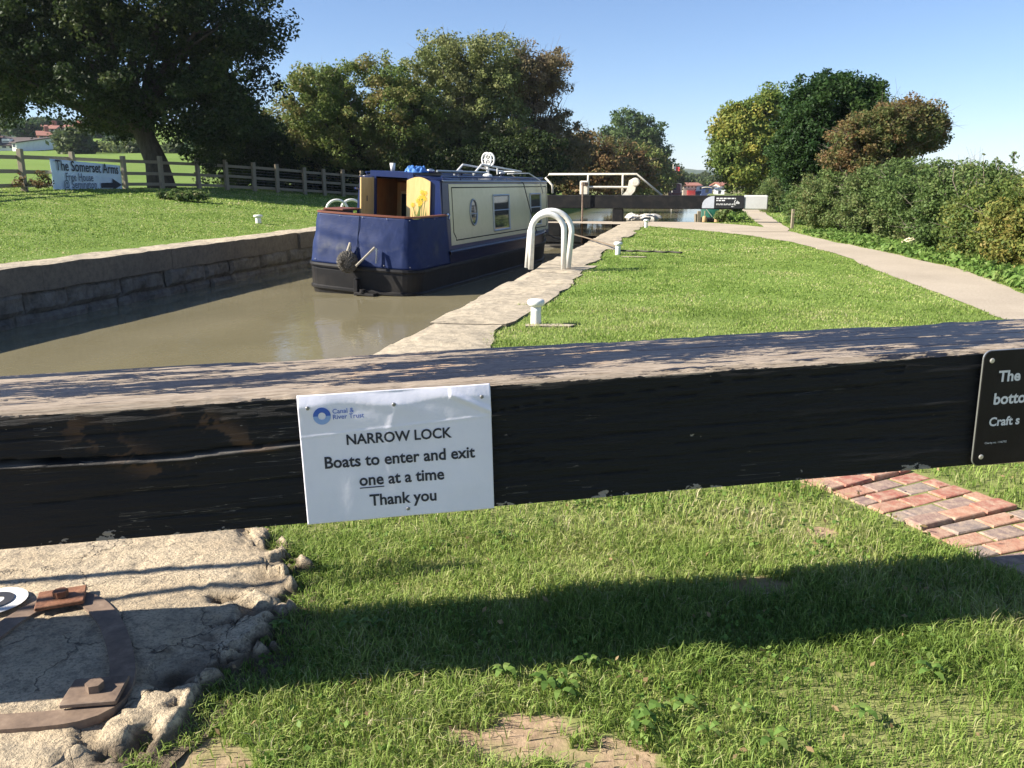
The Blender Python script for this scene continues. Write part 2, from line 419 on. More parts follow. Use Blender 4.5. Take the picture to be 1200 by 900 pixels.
def wall(name, vface, vback, u0, u1, label, side):
    root = thing(name, label, 'lock wall')
    rnd = random.Random(int(abs(vface)*10))
    mb = MB(); u = u0
    while u < u1:
        l = rnd.uniform(1.0, 1.9); e = min(u+l, u1)
        vb = vback + rnd.uniform(-.05,.05)
        slab(mb, vface + rnd.uniform(-.025,.025), vb, u+.004, e-.004, .03+rnd.uniform(-.003,.003), .36, rnd.random()*90, amp=.022)
        u = e
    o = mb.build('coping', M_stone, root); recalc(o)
    mb = MB()
    for c in range(4):
        z1 = -.33-.33*c; z0 = z1-.32; u = u0 - rnd.uniform(0, .8)
        while u < u1:
            l = rnd.uniform(.7, 1.5); e = u+l; dv = rnd.uniform(-.035,.02)
            nu = 14; nz = 6
            uu = np.linspace(max(u,u0)+.012, min(e,u1)-.012, nu); zz = np.linspace(z0+.008, z1-.004, nz)
            if uu[-1]-uu[0] > .1:
                U2, Z2 = np.meshgrid(uu, zz, indexing='ij')
                V2 = vface - side*(dv+.0) + side*(-.02 - .09*fbm(U2*4, Z2*4, 0, 7))
                ed = np.minimum(np.minimum(U2-uu[0], uu[-1]-U2), np.minimum(Z2-zz[0], zz[-1]-Z2))
                V2 = V2 - side*.05*np.clip(1-ed/.05, 0, 1)**2
                mb.grid(np.dstack([V2*UY+U2*UX, -V2*UX+U2*UY, Z2]))
            u = e
    # backing
    vb = vface - side*.09
    P = [lw(vb, u0), lw(vb, u1)]
    mb.add([(*P[0], -.02), (*P[1], -.02), (*P[1], -2.2), (*P[0], -2.2)], [(0,1,2,3)])
    o = mb.build('wall_face', M_wall, root)
    return root
wall('lock_wall', VL, VL-.75, -6, 27, 'dark stone block wall with pale coping on the far side of the lock, beside the fenced lawn', +1)
wall('lock_wall', VR, VR+.68, 2.7, 26.4, 'pale worn stone coping and wall on the near side of the lock, beside the mooring posts', -1)
# the pound's bank edges
def near_quoin():
    root = thing('gate_quoin', 'large pitted sandstone quoin slab beneath the near gate beam with iron strap', 'stone slab', (-1.3,1.9,0))
    mb = MB()
    nu, nv = 260, 130
    uu = np.linspace(-1.2, 2.68, nu); tt = np.linspace(0, 1, nv)
    U2, T2 = np.meshgrid(uu, tt, indexing='ij')
    edge = -.95 - .55*ss(U2, 1.9, 2.6) + .06*fbm(U2*3, U2*0, 0, 31) + .035*fbm(U2*14, U2*0, 0, 33)
    V2 = VR + (edge-VR)*T2
    X = V2*UY+U2*UX; Y = -V2*UX+U2*UY
    n = fbm(X*4, Y*4, 0, 41, 5); n2 = fbm(X*16, Y*16, 0, 45, 4)
    flat = ss(X, -.93, -.75)
    Z = .056 + .004*n + .003*n2 + .0015*fbm(X*50, Y*50, 0, 48, 3) + flat*(.004*n+.004*n2+.007*fbm(X*45, Y*45, 0, 47, 3))
    # cracks and pits near the grass
    cr = np.abs(fbm(X*2.6+3, Y*2.6, 0, 51, 3)); Z -= (.03*flat+.004)*np.clip(1-cr/.035, 0, 1)
    pit = fbm(X*7, Y*7, 0, 61, 3); Z -= .020*ss(T2, .7, .88)*np.clip((fbm(X*16, Y*16, 0, 63, 4)+.02)*8, 0, 1)
    Z -= .055*np.clip((T2-.91+.10*fbm(X*22, Y*22, 0, 68, 4))/.07, 0, 1)
    # joint between stones, running away from the camera
    jl = np.abs(U2-2.35-.1*np.sin(V2*3)-.02*n2); Z -= .03*np.clip(1-jl/.012, 0, 1)
    Z = np.maximum(Z, .008+.008*fbm(X*40, Y*40, 0, 69, 3))
    mb.grid(np.dstack([X, Y, Z]) - np.array([-1.3,1.9,0]))
    x0, y0 = lw(VR, -1.2); x1, y1 = lw(VR, 2.68)
    mb.add([(x0+1.3, y0-1.9, .05), (x1+1.3, y1-1.9, .05), (x1+1.3, y1-1.9, -2), (x0+1.3, y0-1.9, -2)], [(0,1,2,3)])
    m = mat('quoin_stone', rough=.9); v = coords(m)
    n1 = noise(m, v, 2.5, 6, .65, .3); n2_ = noise(m, v, 22, 7, .75); n3 = noise(m, v, 120, 4, .7)
    c = ramp(m, n1, [(.3, (.45,.35,.23)), (.5, (.60,.48,.32)), (.7, (.70,.58,.41))])
    c = mix(m, ramp(m, n2_, [(.36, (.8,)*3), (.52, (0,)*3)]), c, (.22,.18,.13))
    c = mix(m, ramp(m, n3, [(.38, (.6,)*3), (.5, (0,)*3)]), c, (.13,.11,.085))
    st = noise(m, coords(m, (1,2.2,1), (0,0,.5)), 5, 6, .7, .5); c = mix(m, ramp(m, st, [(.5, (0,)*3), (.7, (.4,)*3)]), c, (.30,.26,.20))
    vo = N(m, 'ShaderNodeTexVoronoi', feature='DISTANCE_TO_EDGE'); vo.inputs['Scale'].default_value = 4.5
    wv = N(m, 'ShaderNodeVectorMath', operation='ADD'); L(m, v, wv.inputs[0]); nn_ = N(m, 'ShaderNodeTexNoise'); nn_.inputs['Scale'].default_value = 7; nn_.inputs['Detail'].default_value = 6; L(m, v, nn_.inputs['Vector'])
    sc_ = N(m, 'ShaderNodeVectorMath', operation='SCALE'); sc_.inputs['Scale'].default_value = .22; L(m, nn_.outputs['Color'], sc_.inputs[0]); L(m, sc_.outputs[0], wv.inputs[1]); L(m, wv.outputs[0], vo.inputs['Vector'])
    ck = ramp(m, vo.outputs['Distance'], [(.0, (1,)*3), (.009, (0,)*3)]); ckm = math_(m, 'MULTIPLY', ck, ramp(m, noise(m, v, 3, 3), [(.48, (0,)*3), (.56, (1,)*3)]))
    c = mix(m, math_(m, 'MULTIPLY', ckm, .8), c, (.07,.055,.04))
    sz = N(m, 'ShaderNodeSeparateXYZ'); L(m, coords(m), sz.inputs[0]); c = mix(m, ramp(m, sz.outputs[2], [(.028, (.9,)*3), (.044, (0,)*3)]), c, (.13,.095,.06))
    hh = math_(m, 'SUBTRACT', math_(m, 'ADD', math_(m, 'MULTIPLY', n2_, 1.2), math_(m, 'MULTIPLY', n3, .5)), math_(m, 'MULTIPLY', ckm, .8))
    setcol(m, c); bump(m, hh, .9, .016)
    o = mb.build('stone', m, root, smooth=True)
    if o.data.polygons[0].normal.z < 0: o.data.flip_normals()
    return root
near_quoin()
M_rust = mat('rusty_iron', rough=.75, metal=.2); v_ = coords(M_rust); n_ = noise(M_rust, v_, 18, 6, .7); n2_ = noise(M_rust, v_, 90, 4)
setcol(M_rust, mix(M_rust, .3, ramp(M_rust, n_, [(.3, (.10,.045,.025)), (.5, (.24,.10,.05)), (.7, (.40,.20,.11))]), ramp(M_rust, n2_, [(.3, (.05,.03,.02)), (.7, (.3,.15,.09))]))); bump(M_rust, n2_, .5, .003)
M_iron = mat('worn_dark_iron', rough=.75, metal=.1); v_ = coords(M_iron); n_ = noise(M_iron, v_, 15, 6, .7)
setcol(M_iron, ramp(M_iron, n_, [(.3, (.11,.075,.055)), (.55, (.22,.155,.11)), (.75, (.34,.26,.19))])); bump(M_iron, n_, .4, .003)
def strap():
    root = thing('anchor_strap', 'flat curved iron strap with two rusty bolted plates let into the stone', 'iron strap', (-1.1,1.9,.064))
    ctrl = [(-60,800),(-20,752),(20,722),(60,700),(88,695),(112,706),(130,728),(140,755),(145,785),(140,812),(120,832),(80,840),(0,846),(-80,850)]
    P = np.array([gz(x, y, .064)[:2] for x, y in ctrl]); P = resample(P, 50)
    for _ in range(3): P[1:-1] = (P[:-2]+P[1:-1]*2+P[2:])/4
    d = np.gradient(P, axis=0); d /= np.linalg.norm(d, axis=1)[:,None]; n = np.c_[-d[:,1], d[:,0]]
    mb = MB(); hw = .027
    for i in range(len(P)):
        a = P[i]-n[i]*hw; b = P[i]+n[i]*hw
        mb.v += [(a[0]+1.1, a[1]-1.9, 0.0), (b[0]+1.1, b[1]-1.9, 0.0), (a[0]+1.1, a[1]-1.9, -.02), (b[0]+1.1, b[1]-1.9, -.02)]
    for i in range(len(P)-1):
        k = i*4; mb.f += [(k,k+4,k+5,k+1), (k,k+2,k+6,k+4), (k+1,k+5,k+7,k+3)]
    recalc(mb.build('band', M_iron, root))
    for (cx, cy, rz, col, lab) in ((72,702,R(22),M_rust,'orange rusty square plate'), (112,812,R(8),M_iron,'dark square plate in shade')):
        p = gz(cx, cy, .07); M = Matrix.Translation((p.x+1.1, p.y-1.9, .004)) @ Matrix.Rotation(rz, 4, 'Z')
        mb = MB(); mb.box((-.058,-.048,0), (.058,.048,.011), M, .002); pl = mb.build('bolt_plate', col, root); pl['label'] = lab
        mb = MB(); hexa = [(.019*math.cos(R(60*k+10)), .019*math.sin(R(60*k+10))) for k in range(6)]
        mb.prism(hexa, .011, .028, M); mb.build('bolt', col, pl)
strap()
def painted_ring():
    p = gz(-6, 705, .066)
    wp = paint('white_line_paint', (.75,.74,.7), .6); bp = paint('black_line_paint', (.03,.03,.035), .6)
    root = thing('painted_marker', 'round white disc with a black ring painted on the lockside stone', 'painted mark', (p.x, p.y, .068))
    def disc(r0, r1, z, m, nm):
        mb = MB(); n = 40
        for i in range(n):
            t = 2*math.pi*i/n; mb.v += [(r0*math.cos(t), r0*math.sin(t), z), (r1*math.cos(t), r1*math.sin(t), z)]
        mb.f = [(2*i, 2*i+1, (2*i+3) % (2*n), (2*i+2) % (2*n)) for i in range(n)]
        if r0 == 0: mb.f = [tuple(2*i+1 for i in range(n))]
        return mb.build(nm, m, root)
    disc(0, .078, 0, wp, 'disc'); disc(.022, .046, .003, bp, 'ring')
painted_ring()

# ------------------------------------------------------------------ near lock gate: beam, leaf, handrail
BA = R(9.7); BT = -R(1.4)
def beam_wood():
    m = mat('weathered_black_beam', rough=.6)
    v = coords(m, (1,1,1)); vs = coords(m, (1.6,16,16)); vf = coords(m, (2.2,26,26))
    big = noise(m, coords(m, (.8,5,5)), 1.6, 4, .6, .3)
    fl = math_(m, 'ADD', math_(m, 'MULTIPLY', noise(m, vs, 2.6, 8, .72, .5), .55), math_(m, 'MULTIPLY', noise(m, coords(m, (5,30,30)), 4, 7, .75, .2), .45)); fine = noise(m, vf, 6, 6, .75)
    tc = N(m, 'ShaderNodeTexCoord'); sp = N(m, 'ShaderNodeSeparateXYZ'); L(m, tc.outputs['Object'], sp.inputs[0])
    ge = N(m, 'ShaderNodeNewGeometry'); sn = N(m, 'ShaderNodeSeparateXYZ'); L(m, tc.outputs['Normal'], sn.inputs[0])
    wood = ramp(m, fine, [(.28, (.11,.082,.058)), (.45, (.30,.24,.18)), (.75, (.48,.40,.32))])
    wood = mix(m, ramp(m, noise(m, v, 2.6, 3), [(.62, (0,)*3), (.75, (.55,)*3)]), wood, (.55,.33,.18))
    pn = ramp(m, noise(m, v, 60, 4), [(.3, (.013,.015,.025)), (.7, (.028,.032,.046))])  # black paint on the top tinted navy: sky sheen put into its colour
    # amount of bare wood: worn most at the left (sat on) end, along the arrises
    wear = math_(m, 'ADD', math_(m, 'MULTIPLY', sp.outputs[0], -.035), .505)
    wear = math_(m, 'ADD', wear, math_(m, 'MULTIPLY', math_(m, 'SUBTRACT', big, .5), .55))
    topm = math_(m, 'GREATER_THAN', math_(m, 'ADD', sp.outputs[2], math_(m, 'MULTIPLY', math_(m, 'SUBTRACT', noise(m, coords(m, (1.5,1,9)), 5, 6, .7), .5), .035)), .2825)
    arr = math_(m, 'MULTIPLY', math_(m, 'SUBTRACT', .10, sp.outputs[1], True), 1.2)
    t = math_(m, 'SUBTRACT', math_(m, 'ADD', wear, arr), fl)
    flake = math_(m, 'GREATER_THAN', t, 0.0)
    # paint chips on the side faces
    chip = math_(m, 'GREATER_THAN', noise(m, coords(m, (26,26,34)), 1.0, 5, .7), .70)
    low = math_(m, 'MULTIPLY', math_(m, 'SUBTRACT', .035, sp.outputs[2], True), 8)
    chip2 = math_(m, 'GREATER_THAN', math_(m, 'ADD', noise(m, coords(m, (9,9,14)), 1.0, 5, .75), low), .80)
    line = math_(m, 'LESS_THAN', math_(m, 'ABSOLUTE', math_(m, 'SUBTRACT', noise(m, coords(m, (.35,3,14)), 1.3, 5, .55), .5)), .0009)
    lm = math_(m, 'MULTIPLY', line, math_(m, 'GREATER_THAN', noise(m, v, 3.5, 3), .52))
    side = math_(m, 'MAXIMUM', math_(m, 'MULTIPLY', math_(m, 'MAXIMUM', chip, chip2), .8), math_(m, 'MULTIPLY', lm, .45))
    smudge = ramp(m, noise(m, coords(m, (5,3,2.5), (0,.8,0)), 1.3, 5, .7), [(.62, (0,)*3), (.8, (.28,)*3)])
    blk = mix(m, smudge, (.009,.0095,.011), (.13,.07,.035))
    at1 = N(m, 'ShaderNodeAttribute', attribute_name='tint'); at2 = N(m, 'ShaderNodeAttribute', attribute_name='scrape')
    blk = mix(m, at2.outputs['Fac'], blk, (.22,.12,.06))
    side = math_(m, 'MAXIMUM', side, math_(m, 'MULTIPLY', at1.outputs['Fac'], .75))
    sidec = mix(m, side, blk, (.40,.36,.31))
    topc = mix(m, flake, pn, wood)
    setcol(m, mix(m, topm, sidec, topc))
    setrough(m, mix(m, topm, (.62,)*3, mix(m, flake, (.42,)*3, (.85,)*3)))
    bsdf(m).inputs['Specular IOR Level'].default_value = .3
    h = math_(m, 'ADD', math_(m, 'MULTIPLY', fine, .5), math_(m, 'MULTIPLY', math_(m, 'SUBTRACT', 1.0, flake), .35))
    h = math_(m, 'ADD', h, math_(m, 'MULTIPLY', noise(m, coords(m, (3,40,60)), 2.4, 5, .7), .7))
    bump(m, h, .8, .008)
    return m
M_beam = beam_wood()
M_white = paint('white_gloss_paint', (.78,.77,.73), .4, .15, 9, (.35,.28,.18), .55)
M_creamrail = paint('dirty_white_rail_paint', (.70,.66,.55), .5, .2, 14, (.25,.17,.09), .6)
M_blacktimber = paint('black_gate_paint', (.008,.009,.010), .75, .3, 5, (.06,.05,.04), .6, .5); bsdf(M_blacktimber).inputs['Specular IOR Level'].default_value = .2
GATE = thing('lock_gate', 'near black lock gate with long weathered balance beam, bare wood along its top', 'lock gate', (-1.03,1.6,.41), BA)
GATE.rotation_euler = (0, BT, BA)
def near_beam():
    x0, x1, Wd, Ht = -.95, 2.95, .37, .295
    taper = lambda x: .02*(np.clip(x, 0, 3))/1.5 * .5
    def crack(x):   # z of the long crack on the front face
        return .185 + .035*x - .02*np.sin(x*3.2) + .006*fbm(x*6, x*0, 0, 77)
    mb = MB()
    nx = 900
    xs = np.linspace(x0, x1, nx)
    # front face (y=0)
    zs = np.linspace(0, Ht-.012, 76)
    X, Z = np.meshgrid(xs, zs, indexing='ij')
    d = Z-crack(X)
    wdt = .0055*np.clip(1.25-(X+.2)*1.05, 0, 1)*(.6+.8*np.abs(fbm(X*5, X*0, 0, 12))) + .0012*(X < 2.0)
    grv = np.clip(1-np.abs(d)/(wdt+1e-5), 0, 1)**.5*(wdt*6)
    lip = -.006*np.exp(-((d+.009)/.006)**2)*np.clip(1.2-X, 0, 1)
    Yf = -.002 + grv + lip + .0035*fbm(X*1.5, Z*30, 0, 9, 4) + .002*fbm(X*8, Z*90, 0, 19, 3) - .0
    LIP = .7*np.clip(1-np.abs(d+.006)/.0045, 0, 1)*np.clip(1.1-X, 0, 1)*np.clip(.5+2.5*fbm(X*5, X*0, 0, 66), 0, 1)
    for c0, a, sx in ((.09,.02,1.3), (.24,-.01,2.1), (.13,.012,.8), (.215,.006,1.7), (.045,.004,.9), (.165,-.006,1.1), (.255,.004,.6), (.11,-.012,2.6)):
        dd = Z-(c0+a*X+.006*np.sin(X*3*sx+sx*5)+.0015*fbm(X*14, X*0+sx, 0, 6)); on = (fbm(X*1.1+sx*9, X*0, 0, 8) > -.02)
        Yf = Yf + .006*np.clip(1-np.abs(dd)/.0022, 0, 1)*on
    br = np.exp(-(((X-.42)*1.1+(Z-.235)*1.6)/.045)**2)*(Z > .17)*(fbm(X*30, Z*30, 0, 61) > -.05)*.35 + np.exp(-(((X-.22)*1.0+(Z-.20)*1.4)/.05)**2)*(Z > .13)*(fbm(X*28, Z*34, 0, 62) > .0)*.3
    ybow = .0*X
    F = np.dstack([X, Yf+ybow, Z+.0])
    mb.grid(F[:, ::1])
    # arris + top
    ts = np.linspace(0, 1, 90)
    X2, T2 = np.meshgrid(xs, ts, indexing='ij')
    notch = np.clip(fbm(X2*6, X2*0, 0, 91, 4)-.08, 0, 1)*.03
    Yt = T2*Wd
    rd = .012
    edge = np.minimum(T2*Wd, (1-T2)*Wd)
    Zt = Ht - rd*np.clip(1-edge/rd, 0, 1)**2 - notch*np.clip(1-edge/.03, 0, 1)
    Zt = Zt + .0035*fbm(X2*1.2, Yt*26, 0, 14, 4) + .0012*fbm(X2*10, Yt*120, 0, 15, 3)
    ck = np.abs(Yt-(.20+.03*np.sin(X2*1.7)+.01*fbm(X2*3, X2*0, 0, 3))); Zt -= .006*np.clip(1-ck/.004, 0, 1)
    ck = np.abs(Yt-(.08+.02*np.sin(X2*1.1+1))); Zt -= .005*np.clip(1-ck/.003, 0, 1)
    G = np.dstack([X2, Yt, Zt])
    G[:,0,:] = F[:,-1,:]; 
    mb.grid(G)
    # back, bottom, ends
    mb.add([(x0,Wd,0),(x1,Wd,0),(x1,Wd,Ht-.013),(x0,Wd,Ht-.013)], [(1,0,3,2)])
    mb.add([(x0,0,0),(x1,0,0),(x1,Wd,0),(x0,Wd,0)], [(3,2,1,0)])
    mb.add([(x1,0,0),(x1,Wd,0),(x1,Wd,Ht-.012),(x1,0,Ht-.012)], [(0,1,2,3)])
    o = mb.build('balance_beam', M_beam, GATE, smooth=True, tint=np.r_[LIP.ravel(), np.zeros(len(mb.v)-LIP.size)])
    ab = o.data.attributes.new('scrape', 'FLOAT', 'POINT'); ab.data.foreach_set('value', np.r_[br.ravel(), np.zeros(len(mb.v)-br.size)].astype(np.float32))
    recalc(o)
    mb = MB(); mb.box((2.951,-.006,-.004), (3.5,Wd+.004,Ht+.004), bev=.01); mb.build('beam_end', M_white, GATE)
    # gate leaf under the beam, over the water, left of the picture
    mb = MB()
    mb.box((-1.15,.07,-2.6), (-.90,.33,.0), bev=.015); mb.build('gate_post', M_blacktimber, GATE); mb = MB()
    mb.box((-4.4,.07,-2.6), (-4.15,.33,.0), bev=.015)
    mb.build('gate_post', M_blacktimber, GATE)
    mb = MB()
    for z in (-1.2,-.75,-.2): mb.box((-4.15,.10,z), (-1.15,.30,z+.2), bev=.01)
    for k in range(12): mb.box((-4.14+k*.249,.13,-2.5), (-4.14+k*.249+.243,.18,-.02), bev=.005)
    mb.build('gate_leaf', M_blacktimber, GATE)
    mb = MB(); mb.box((-4.4,.02,.02), (-.951,.36,.28), bev=.01); mb.build('beam_root', M_blacktimber, GATE)
    mb = MB()
    mb.tube([(-1.02,.60,.97),(-1.12,.61,.965),(-2.0,.61,.95),(-4.3,.61,.95)], .016)
    mb.tube([(-1.02,.60,.97),(-1.7,.48,.95),(-2.1,.42,.95),(-4.3,.40,.95)], .015)
    for x in (-1.35,-2.6,-3.8): mb.tube([(x,.40,.20),(x,.61,.28),(x,.61,.95)], .014)
    mb.build('handrail', M_white, GATE)
near_beam()

def Mloc(root_loc, rz, ry=0): return Matrix.Translation(root_loc) @ Matrix.Rotation(rz, 4, 'Z') @ Matrix.Rotation(ry, 4, 'Y')
MG = Mloc((-1.03,1.6,.41), BA, BT)
M_ink = mat('dark_print_ink', (.022,.025,.04), .6)
M_blueink = mat('blue_print_ink', (.05,.13,.50), .6)
M_palebl = mat('pale_blue_print_ink', (.28,.42,.72), .6)
M_zinc = mat('dull_zinc_nail', (.25,.25,.25), .45, .6)
def paper_sign():
    x0 = .590; W_, H_ = .436, .300
    p = MG @ Vector((x0, -.014, .001))
    root = thing('lock_notice', 'creased white laminated notice about the narrow lock, nailed to the near beam', 'notice', p, BA); root.rotation_euler = (0, BT, BA); root.scale = (.945,1,.965)
    m = mat('laminated_paper', (.80,.82,.86), .22, 0, .5)
    v = coords(m); n = noise(m, v, 6, 5, .6); setcol(m, ramp(m, n, [(.3, (.80,.79,.87)), (.7, (.90,.88,.96))]))
    bump(m, noise(m, v, 18, 4, .6), .12, .01)
    def wr(x, z):
        x = np.asarray(x, float); z = np.asarray(z, float)
        w_ = .0016*fbm(x*9, z*7, 0, 5, 3)
        w_ = w_ - .0013*np.exp(-((x-.205-.05*(z/H_-.5)**2*4+.012)/.010)**2)*ss(z, .03, .08)*(1-ss(z, .22, .29))
        w_ = w_ - .0008*np.exp(-((x-.235)/.014)**2)*ss(z, .02, .1)*(1-ss(z, .2, .27))
        w_ = w_ + .0012*np.sin((x*.6+z)*60)*np.exp(-((z-.265)/.02)**2)
        # top flap leans back over the arris so it meets the light
        w_ = w_ + .007*np.clip((z-(.272+.006*np.sin(x*22)))/.028, 0, 1)**1.3
        # folded corner near the top right
        k = np.clip(1-np.abs((x-.36)*.5+(z-.275))/.012, 0, 1)*(x > .34); w_ = w_ - .004*k
        w_ = w_ - .002*np.clip(1-np.abs(z-.205-.05*x)/.004, 0, 1)*.5
        return w_
    n_x, n_z = 150, 104
    X, Z = np.meshgrid(np.linspace(0, W_, n_x), np.linspace(0, H_, n_z), indexing='ij')
    Y = wr(X, Z)
    mb = MB(); mb.grid(np.dstack([X, Y, Z]))
    o = mb.build('sheet', m, root, smooth=True)
    if (o.data.polygons[0].normal.y) > 0: o.data.flip_normals()
    sm = o.modifiers.new('solid', 'SOLIDIFY'); sm.thickness = .0008; sm.offset = -1
    f = lambda x, z: float(wr(x, z)) - .0012
    mb = MB(); cx = .222
    put_text(mb, 'NARROW LOCK', cx, .182, .240, 0, .022, 1.05, f, 'c')
    put_text(mb, 'Boats to enter and exit', cx, .130, .345, 0, .022, 1.05, f, 'c')
    put_text(mb, 'one at a time', cx, .083, .196, 0, .022, 1.05, f, 'c')
    put_text(mb, 'Thank you', cx, .033, .155, 0, .022, 1.05, f, 'c')
    ux0, ux1 = cx-.098, cx-.042
    mb.add([(ux0, f(ux0,.077), .076), (ux1, f(ux1,.077), .076), (ux1, f(ux1,.077), .0785), (ux0, f(ux0,.077), .0785)], [(0,1,2,3)])
    mb.build('lettering', M_ink, root)
    mb = MB()
    put_text(mb, 'Canal &', .076, .256, .047, 0, .004, 1, f); put_text(mb, 'River Trust', .076, .243, .069, 0, .004, 1, f)
    def sect(a0, a1, r0, r1, n=20):
        c = (.052, .252); vs = []
        for i in range(n+1):
            t = R(a0+(a1-a0)*i/n)
            for r in (r0, r1): x = c[0]+r*math.cos(t); z = c[1]+r*math.sin(t); vs.append((x, f(x, z), z))
        return vs, [(2*i, 2*i+1, 2*i+3, 2*i+2) for i in range(n)]
    mb.add(*sect(0, 180, .0085, .0195)); mb.build('emblem', M_blueink, root)
    mb = MB(); mb.add(*sect(180, 360, .0085, .0195)); mb.build('emblem', M_palebl, root)
    for x, z in ((.022,.272), (.213,.268), (.415,.272), (.232,.018)):
        mb = MB(); mb.lathe([(.0045,-.002),(.0045,.001),(.003,.0022)], (0,0,0), 12, Matrix.Translation((x, float(wr(x,z))-.0005, z)) @ Matrix.Rotation(R(90), 4, 'X'))
        mb.build('nail', M_zinc, root)
paper_sign()
def rrect(w_, h_, r, n=6):
    P = []
    for cx, cy, a in ((w_-r, r, -90), (w_-r, h_-r, 0), (r, h_-r, 90), (r, r, 180)):
        for i in range(n+1): t = R(a+90*i/n); P.append((cx+r*math.cos(t), cy+r*math.sin(t)))
    return P
M_wink = mat('white_print', (.75,.75,.74), .5)
def info_board():
    p = MG @ Vector((2.205, -.018, .003))
    root = thing('information_board', 'black board with white lettering and rounded corners screwed to the beam at the right edge', 'sign', p, BA); root.rotation_euler = (0, BT, BA); root.scale = (.92,1,.92)
    m = paint('black_enamel_board', (.009,.008,.009), .5, .2, 12, (.05,.045,.04), .3); bsdf(m).inputs['Specular IOR Level'].default_value = .2
    mb = MB(); M = Matrix.Rotation(R(90), 4, 'X')
    mb.prism(rrect(.62,.315,.02), -.004, 0, M); o = mb.build('plate', m, root); recalc(o)
    mb = MB(); P = rrect(.622,.317,.021)
    mb.tube([(x-.001, .004, z-.001) for x, z in P], .0018, 6, close=True); mb.build('edge', mat('bare_aluminium_edge', (.5,.5,.48), .4, .8), root)
    mb = MB(); y = -.0012
    put_text(mb, 'The', .046, .232, .066, y, .03)
    put_text(mb, 'bottom', .040, .170, .128, y, .03)
    put_text(mb, 'Craft s', .034, .110, .092, y, .03)
    put_text(mb, 'Charity no. 1146792', .028, .060, .066, y, .005)
    mb.build('lettering', M_wink, root)
    for x, z in ((.022,.290), (.022,.024)):
        mb = MB(); mb.lathe([(.007,0),(.007,.001),(.005,.0025)], (0,0,0), 14, Matrix.Translation((x, -.0005, z)) @ Matrix.Rotation(R(90), 4, 'X'))
        mb.build('screw', mat('zinc_screw', (.55,.53,.48), .4, .6), root)
info_board()

# ------------------------------------------------------------------ mooring posts, ladder hoops
def gt(px, py):
    z = 0
    for _ in range(30): q = gz(px, py, z); z = z*.5+.5*float(terrain(q.x, q.y))
    return gz(px, py, z)
def bollard(name_loc, s, label, rz=0):
    root = thing('mooring_bollard', label, 'bollard', name_loc, rz, 'white mooring bollards along the lock')
    mb = MB(); mb.lathe([(.058*s,-.02),(.058*s,.0),(.056*s,.10),(.055*s,.135)], n=24); mb.build('post', M_white, root, smooth=True)
    mb = MB(); mb.lathe([(.055*s,.1355),(.088*s,.150),(.094*s,.165),(.092*s,.185),(.078*s,.196),(.03*s,.2)], n=24); mb.build('cap', M_white, root, smooth=True)
    return root
B = [((628,381), 'nearest white mooring bollard, standing in the grass on a thin stone slab'),
     ((724,299), 'white mooring bollard beyond the ladder hoops, with the boat rope made fast to it'),
     ((757,267), 'small white mooring bollard farthest along the near coping, by the far gate'),
     ((303,262), 'white mooring bollard alone on the fenced lawn across the lock')]
for (px, lab) in B:
    p = gz(*px) if px[0] > 400 else gt(*px)
    sc = .80 if px[0] != 303 else 1.35
    b = bollard((p.x, p.y, .02 if px[0] > 400 else p.z), .95*sc, lab)
    if px[0] == 303: b.scale = (1,1,1.15)
for px in (628, 724):
    p = gz(px+22, 384 if px == 628 else 302)
    mb = MB(); slabp = [(-.24,-.04),(.12,-.06),(.18,.03),(.02,.07),(-.24,.06)]
    mb.prism(slabp, -.03, .014); o = mb.build('bollard_slab', M_stone); o.location = (p.x, p.y+.05, 0); tag(o, 'thin stone slab set in the grass at the foot of the ' + ('nearest bollard' if px == 628 else 'bollard holding the boat rope'), 'stone slab')
def hoop():
    root = thing('ladder_hoops', 'pair of tall white hoop handrails side by side over the near lock ladder', 'handrail', (.49, 11.2, .03))
    for k, (dy, dx, hw, H) in enumerate(((-.06,-.01,.215,.725), (.16,.03,.275,.765))):
        P = [(-hw-.02, dy, 0), (-hw+dx*.6, dy, H-hw)]
        for i in range(1, 18):
            t = math.pi*(1-i/18); P.append((dx+hw*math.cos(t), dy, H-hw+hw*math.sin(t)))
        P += [(hw+dx, dy, H-hw), (hw-.01, dy, 0)]
        mb = MB(); mb.tube(P, .037, 12); mb.build('hoop', M_white, root, smooth=True)
hoop()
hp = [o for o in C.objects if o.name == 'ladder_hoops'][0]; hp.rotation_euler.z = R(-4)
def far_hoops():
    p = at(402, 237, 27.5)
    root = thing('ladder_hoops', 'white hoop handrails on the far bank, partly hidden by the blue boat', 'handrail', (p.x, p.y, .05), R(20))
    for dx in (-.22, .3):
        P = [(-.33+dx, dx*.6, 0), (-.33+dx, dx*.6, .28)]
        for i in range(1, 14): t = math.pi*(1-i/14); P.append((dx+.33*math.cos(t), dx*.6, .28+.30*math.sin(t)))
        P += [(.33+dx, dx*.6, .28), (.33+dx, dx*.6, 0)]
        mb = MB(); mb.tube(P, .045, 10); mb.build('hoop', M_white, root, smooth=True)
far_hoops()

